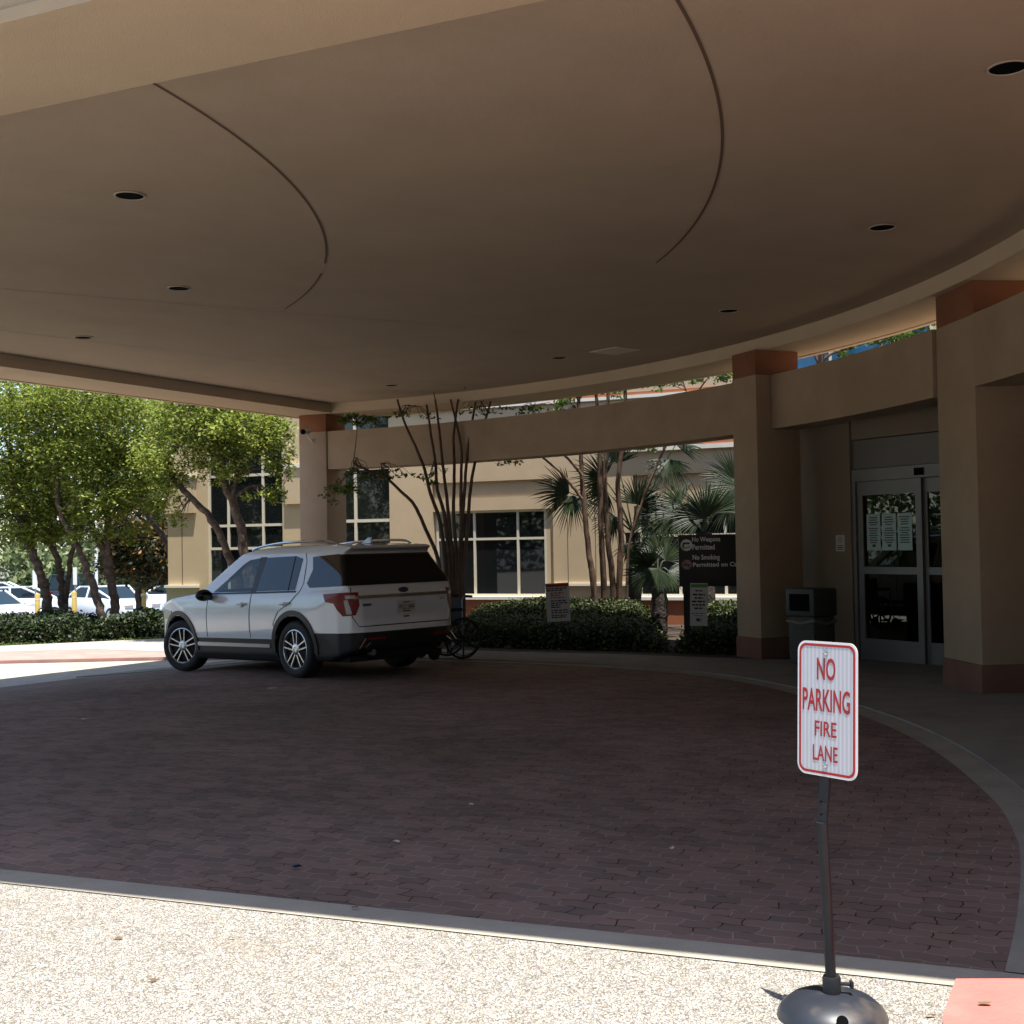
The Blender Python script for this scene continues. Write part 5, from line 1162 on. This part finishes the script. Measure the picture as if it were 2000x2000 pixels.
# grass strip, far wood
def inpoly_pts(poly, n):
    xs = [p[0] for p in poly]; ys = [p[1] for p in poly]; out = []
    m = len(poly)
    while len(out) < n:
        x, y = random.uniform(min(xs), max(xs)), random.uniform(min(ys), max(ys)); c = False
        for i in range(m):
            a, b = poly[i], poly[(i + 1) % m]
            if (a[1] > y) != (b[1] > y) and x < (b[0] - a[0]) * (y - a[1]) / (b[1] - a[1]) + a[0]: c = not c
        if c: out.append((x, y, gz(x, y) + .05 + random.uniform(.0, .05)))
    return out
gr = leaves('grass', inpoly_pts([(-16, 27.6), (-11.64, 28.0), (-8.33, 29.45), (-6.4, 28.0), (-6.4, 30.5), (-16, 30.5)], 16000), .07, M['lf_grass'], None, .3, .1)
tag(gr, 'short sunlit lawn grass in front of the shrub beds', 'grass', kind='stuff')
pts = []
for k in range(30):
    x = -62 + k * 3.0 + random.uniform(-1, 1); y = random.uniform(84, 98); h = random.uniform(15, 20)
    pts.append(blob((x, y, h * .42 - 1.5), (4.2, 3, h * .6), 2600, .1)); pts.append(blob((x + 1.5, y - 12, .3), (2.8, 2, 2.0), 700, .1)); pts.append(blob((x * .8, 68 + random.uniform(-1, 1), .1), (2.2, 1.2, random.uniform(1.0, 1.7)), 600, .1))
fw_ = leaves('distant_wood', np.concatenate(pts), .46, M['lf_pine'], None, .6, .2); tag(fw_, 'pale green wood beyond the car park', 'wood', kind='stuff')
pts = []
for k in range(30):
    a = R_(204 + k * 3.0); r = random.uniform(40, 46); c_ = (-6 + r * math.cos(a), 8 + r * math.sin(a))
    pts.append(blob((c_[0], c_[1], random.uniform(6, 7.5)), (3.6, 3.6, random.uniform(8, 10)), 1700, .1))
for k in range(15):
    a = R_(160 + k * 3.1); r = random.uniform(74, 82); c_ = (-6 + r * math.cos(a), 8 + r * math.sin(a))
    pts.append(blob((c_[0], c_[1], random.uniform(4, 5)), (5, 5, random.uniform(6, 8)), 1500, .1))
wb = leaves('wood_across_the_road', np.concatenate(pts), .6, M['lf_pine'], None, .6, .2); tag(wb, 'green wood across the road behind the forecourt, mirrored in the windows', 'wood', kind='stuff')
# ================================================================== CAR PARK
def sedan(label, loc, yaw, paint, name='parked_car', truck=False):
    t = thing(name, label, 'car', loc, 'cars in the car park', (0, 0, yaw))
    mb = MB()
    low = [(-2.25, .35), (-2.3, .6), (-2.25, .88), (-1.9, .96), (-.9, 1.0), (.9, .98), (1.6, .90), (2.1, .78), (2.25, .6), (2.25, .3), (1.9, .22), (-1.9, .22)]
    mb.prism(low, -.89, .89, lambda a, b, z: (a, z, b)); mb.build('body', paint, t, bevel=.06)
    mb = MB(); cab = [(-1.75, .95), (-1.05, 1.40), (.15, 1.42), (1.15, .93)] if not truck else [(-1.9, .95), (-1.8, 1.65), (.6, 1.66), (1.25, .95)]
    mb.add([(a, s * (.80 if b < 1.2 else .62), b) for s in (-1, 1) for a, b in cab], [(3, 2, 1, 0), (4, 5, 6, 7), (0, 1, 5, 4), (1, 2, 6, 5), (2, 3, 7, 6), (3, 0, 4, 7)]); mb.build('windows', M['carpane'], t)
    mb = MB(); a1, a2 = cab[1], cab[2]
    mb.box(a1[0] - .04, a2[0] + .04, -.63, .63, a1[1] - .01, a1[1] + .05); 
    for s in (-1, 1):
        for p, q in ((cab[0], cab[1]), (cab[2], cab[3]), ((-.32, .97), (-.36, a1[1]))): mb.tube([(p[0], s * .805, p[1]), (q[0], s * .63, q[1])], .045, 6)
    mb.build('roof', paint, t, bevel=.01)
    for x in (-1.38, 1.40):
        for s in (-1, 1):
            mb = MB(); mb.lathe([(.20, .09), (.30, .10), (.325, .06), (.325, -.09), (.2, -.1)], (x, s * .80, .325), (0, s, 0), 24); wh = mb.build('wheel', M['rubber'], t, smooth=True)
            mb = MB(); mb.lathe([(.21, .1), (.19, .085), (.05, .105)], (x, s * .80, .325), (0, s, 0), 16); mb.build('rim', M['alloy'], wh, smooth=True)
    for s in (-1, 1):
        mb = MB(); mb.box(2.10, 2.262, s * .62 - .18, s * .62 + .18, .62, .74); mb.build('headlight', M['clearlens'], t)
        mb = MB(); mb.box(-2.302, -2.2, s * .66 - .18, s * .66 + .18, .70, .86); mb.build('tail_light', M['redlens'], t)
        mb = MB(); mb.sphere((.75, s * .98, 1.0), 1, .07, .10, .07, 10, 6); mb.build('wing_mirror', paint, t, smooth=True)
    mb = MB(); mb.box(2.2, 2.262, -.45, .45, .42, .60); mb.build('grille', M['blackplastic'], t)
    return t
M['carpane'] = mat('car_side_glass', (.012, .022, .026), .05, spec=.4)
def at(px_, Y): p = P(px_, 1100, Y); return (p.x, Y, gz(p.x, Y) - .03)
sedan('white sedan parked side-on behind the leftmost leaning birch trunk', at(45, 50), R_(8), M['whitepaint'])
sedan('white sedan with a bright windscreen parked behind the thick forked birch trunk', at(212, 49), R_(-38), M['whitepaint'])
sedan('white car partly hidden by the hospital corner pier', at(338, 52), R_(172), M['whitepaint'])
sedan('white car in the back row at the left edge, above another roof', at(5, 58), R_(14), M['whitepaint'])
sedan('white car nose at the left edge, nearest the shrubs', at(-28, 45), R_(-20), M['whitepaint'])
sedan('black pickup cab seen between the birch trunks', at(145, 63), R_(95), M['truckblack'], 'parked_truck', True)
for px_, ty, lab in ((73, 1159, 'yellow bollard beside the leftmost birch trunk'), (145, 1155, 'yellow bollard between two birch trunks, carrying a grey sign post'), (281, 1149, 'yellow bollard near the hospital corner pier')):
    Yb = 40.0; p = P(px_, ty, Yb); g = gz(p.x, Yb)
    t = thing('bollard', lab, 'bollard', (p.x, Yb, g), 'yellow bollards along the car park')
    mb = MB(); mb.lathe([(.082, -.1), (.082, p.z - g - .05), (.065, p.z - g - .015), (.02, p.z - g)], (p.x, Yb, g), seg=18); mb.build('post', M['yellow'], t, True, smooth=True)
    mb = MB(); mb.lathe([(.084, p.z - g - .22), (.084, p.z - g - .17)], (p.x, Yb, g), seg=18); mb.build('band', M['trimwhite'], t, True, smooth=True)
for px_, y0, y1, w_, lab in ((69, 1114, 1150, .16, 'grey sign panel on a thin post by the leftmost birch trunk'), (147, 1108, 1142, .13, 'grey sign panel on a thin post between birch trunks'), (277, 1106, 1138, .10, 'narrow grey sign panel on a post near the corner pier')):
    Yb = 40.4; p = P(px_, y0, Yb); q = P(px_, y1, Yb); g = gz(p.x, Yb)
    t = thing('sign_post', lab, 'sign', (p.x, Yb, g), 'sign posts along the car park')
    mb = MB(); mb.tube([(p.x, Yb, g), (p.x, Yb, p.z - .05)], .028, 8); mb.build('post', M['galvlight'] if 'galvlight' in M else M['alloy'], t, True)
    mb = MB(); mb.box(p.x - w_ / 2, p.x + w_ / 2, Yb - .036, Yb - .030, q.z, p.z); mb.build('panel', M['signback'] if 'signback' in M else M['signgrey'], t, True)
p = at(188, 66); t = thing('light_pole', 'tall grey car park light pole between the birch trunks', 'light pole', p)
mb = MB(); mb.tube([p, (p[0], p[1], p[2] + 7)], [.09, .06], 10); mb.build('pole', M['signgrey'], t, True); mb = MB(); mb.box(p[0] - .7, p[0] + .1, p[1] - .2, p[1] + .2, p[2] + 7, p[2] + 7.15); mb.build('lamp_head', M['signgrey'], t, True)
# ================================================================== LITTER
for (a, b, w_, m_, nm, lab) in ((534, 1347, .16, 'litter', 'paper_scrap', 'white paper scrap on the paving in front of the suv rear wheel'), (166, 1408, .11, 'litter', 'paper_scrap', 'white paper scrap on the paving at the left'), (921, 1576, .045, 'litter', 'paper_scrap', 'small pale scrap in the middle of the paving'),
                             (775, 1650, .05, 'litter', 'paper_scrap', 'small white stub on the paving, left of centre'), (1313, 1663, .03, 'litter', 'paper_scrap', 'tiny white scrap left of the sign post'), (578, 1703, .10, 'bluefilm', 'wrapper', 'crumpled dark blue wrapper near the front edge of the paving'),
                             (690, 1713, .06, 'deadleaf', 'dead_leaf', 'dead leaf right of the blue wrapper'), (693, 1781, .045, 'deadleaf', 'dead_leaf', 'dead leaf on the concrete edge band'), (232, 1837, .05, 'deadleaf', 'dead_leaf', 'dead leaf on the aggregate at the lower left'), (1818, 1990, .04, 'deadleaf', 'dead_leaf', 'dead leaf beside the red kerb'), (1924, 1990, .05, 'deadleaf', 'dead_leaf', 'twig lying on the red kerb'), (452, 1837, .03, 'deadleaf', 'dead_leaf', 'small dead leaf on the aggregate'), (300, 1920, .04, 'deadleaf', 'dead_leaf', 'curled dead leaf near the bottom edge')):
    p = gnd(a, b); z0 = gz(p.x, p.y) + (.047 if a > 1900 else .014 if b < 1800 else .006); mb = MB(); k = 7; h = .012 if m_ != 'bluefilm' else .03
    vs = [(p.x, p.y, z0 + h)]
    for i in range(k):
        q = 2 * math.pi * i / k; r = w_ * .5 * random.uniform(.6, 1.1); vs.append((p.x + r * math.cos(q), p.y + r * .5 * math.sin(q), z0 + random.uniform(0, h)))
    mb.add(vs, [(0, 1 + i, 1 + (i + 1) % k) for i in range(k)]); o = mb.build(nm, M[m_]); tag(o, lab, 'litter' if m_ != 'deadleaf' else 'dead leaf')
# ================================================================== CAMERA, LIGHT, WORLD
TOSUN = Vector((.085, -.20, .97)).normalized()
sun = bpy.data.lights.new('sun', 'SUN'); sun.energy = 4.2; sun.angle = R_(.53); sun.color = (1, .955, .88)
so = bpy.data.objects.new('sun', sun); COL.objects.link(so); so.rotation_euler = TOSUN.to_track_quat('Z', 'Y').to_euler(); so.location = (0, 0, 40)
w = bpy.data.worlds.new('World'); sc.world = w; w.use_nodes = True
sky = w.node_tree.nodes.new('ShaderNodeTexSky'); sky.sky_type = 'NISHITA'; sky.sun_disc = False
sky.sun_elevation = math.asin(TOSUN.z); sky.sun_rotation = math.atan2(TOSUN.x, TOSUN.y); sky.air_density = 1.0; sky.dust_density = .7
bg = w.node_tree.nodes['Background']; w.node_tree.links.new(sky.outputs[0], bg.inputs[0]); bg.inputs[1].default_value = .12
cam = bpy.data.cameras.new('camera'); cam.sensor_width = 36; cam.sensor_fit = 'HORIZONTAL'; cam.lens = 36 * FPX / 2000; cam.clip_start = .05; cam.clip_end = 2000
co = bpy.data.objects.new('camera', cam); COL.objects.link(co)
co.matrix_world = Matrix((( CR.x, CU.x, -CF.x, CAM.x), (CR.y, CU.y, -CF.y, CAM.y), (CR.z, CU.z, -CF.z, CAM.z), (0, 0, 0, 1)))
sc.camera = co
sc.view_settings.view_transform = 'Standard'; sc.view_settings.look = 'None'; sc.view_settings.exposure = 1.25; sc.view_settings.gamma = 1; sc.view_settings.use_curve_mapping = False
sc.cycles.max_bounces = 10; sc.cycles.diffuse_bounces = 2; sc.cycles.glossy_bounces = 4; sc.cycles.transmission_bounces = 6; sc.cycles.transparent_max_bounces = 12
sc.cycles.caustics_reflective = False; sc.cycles.caustics_refractive = False; sc.cycles.sample_clamp_indirect = 6
sc.cycles.use_denoising = True
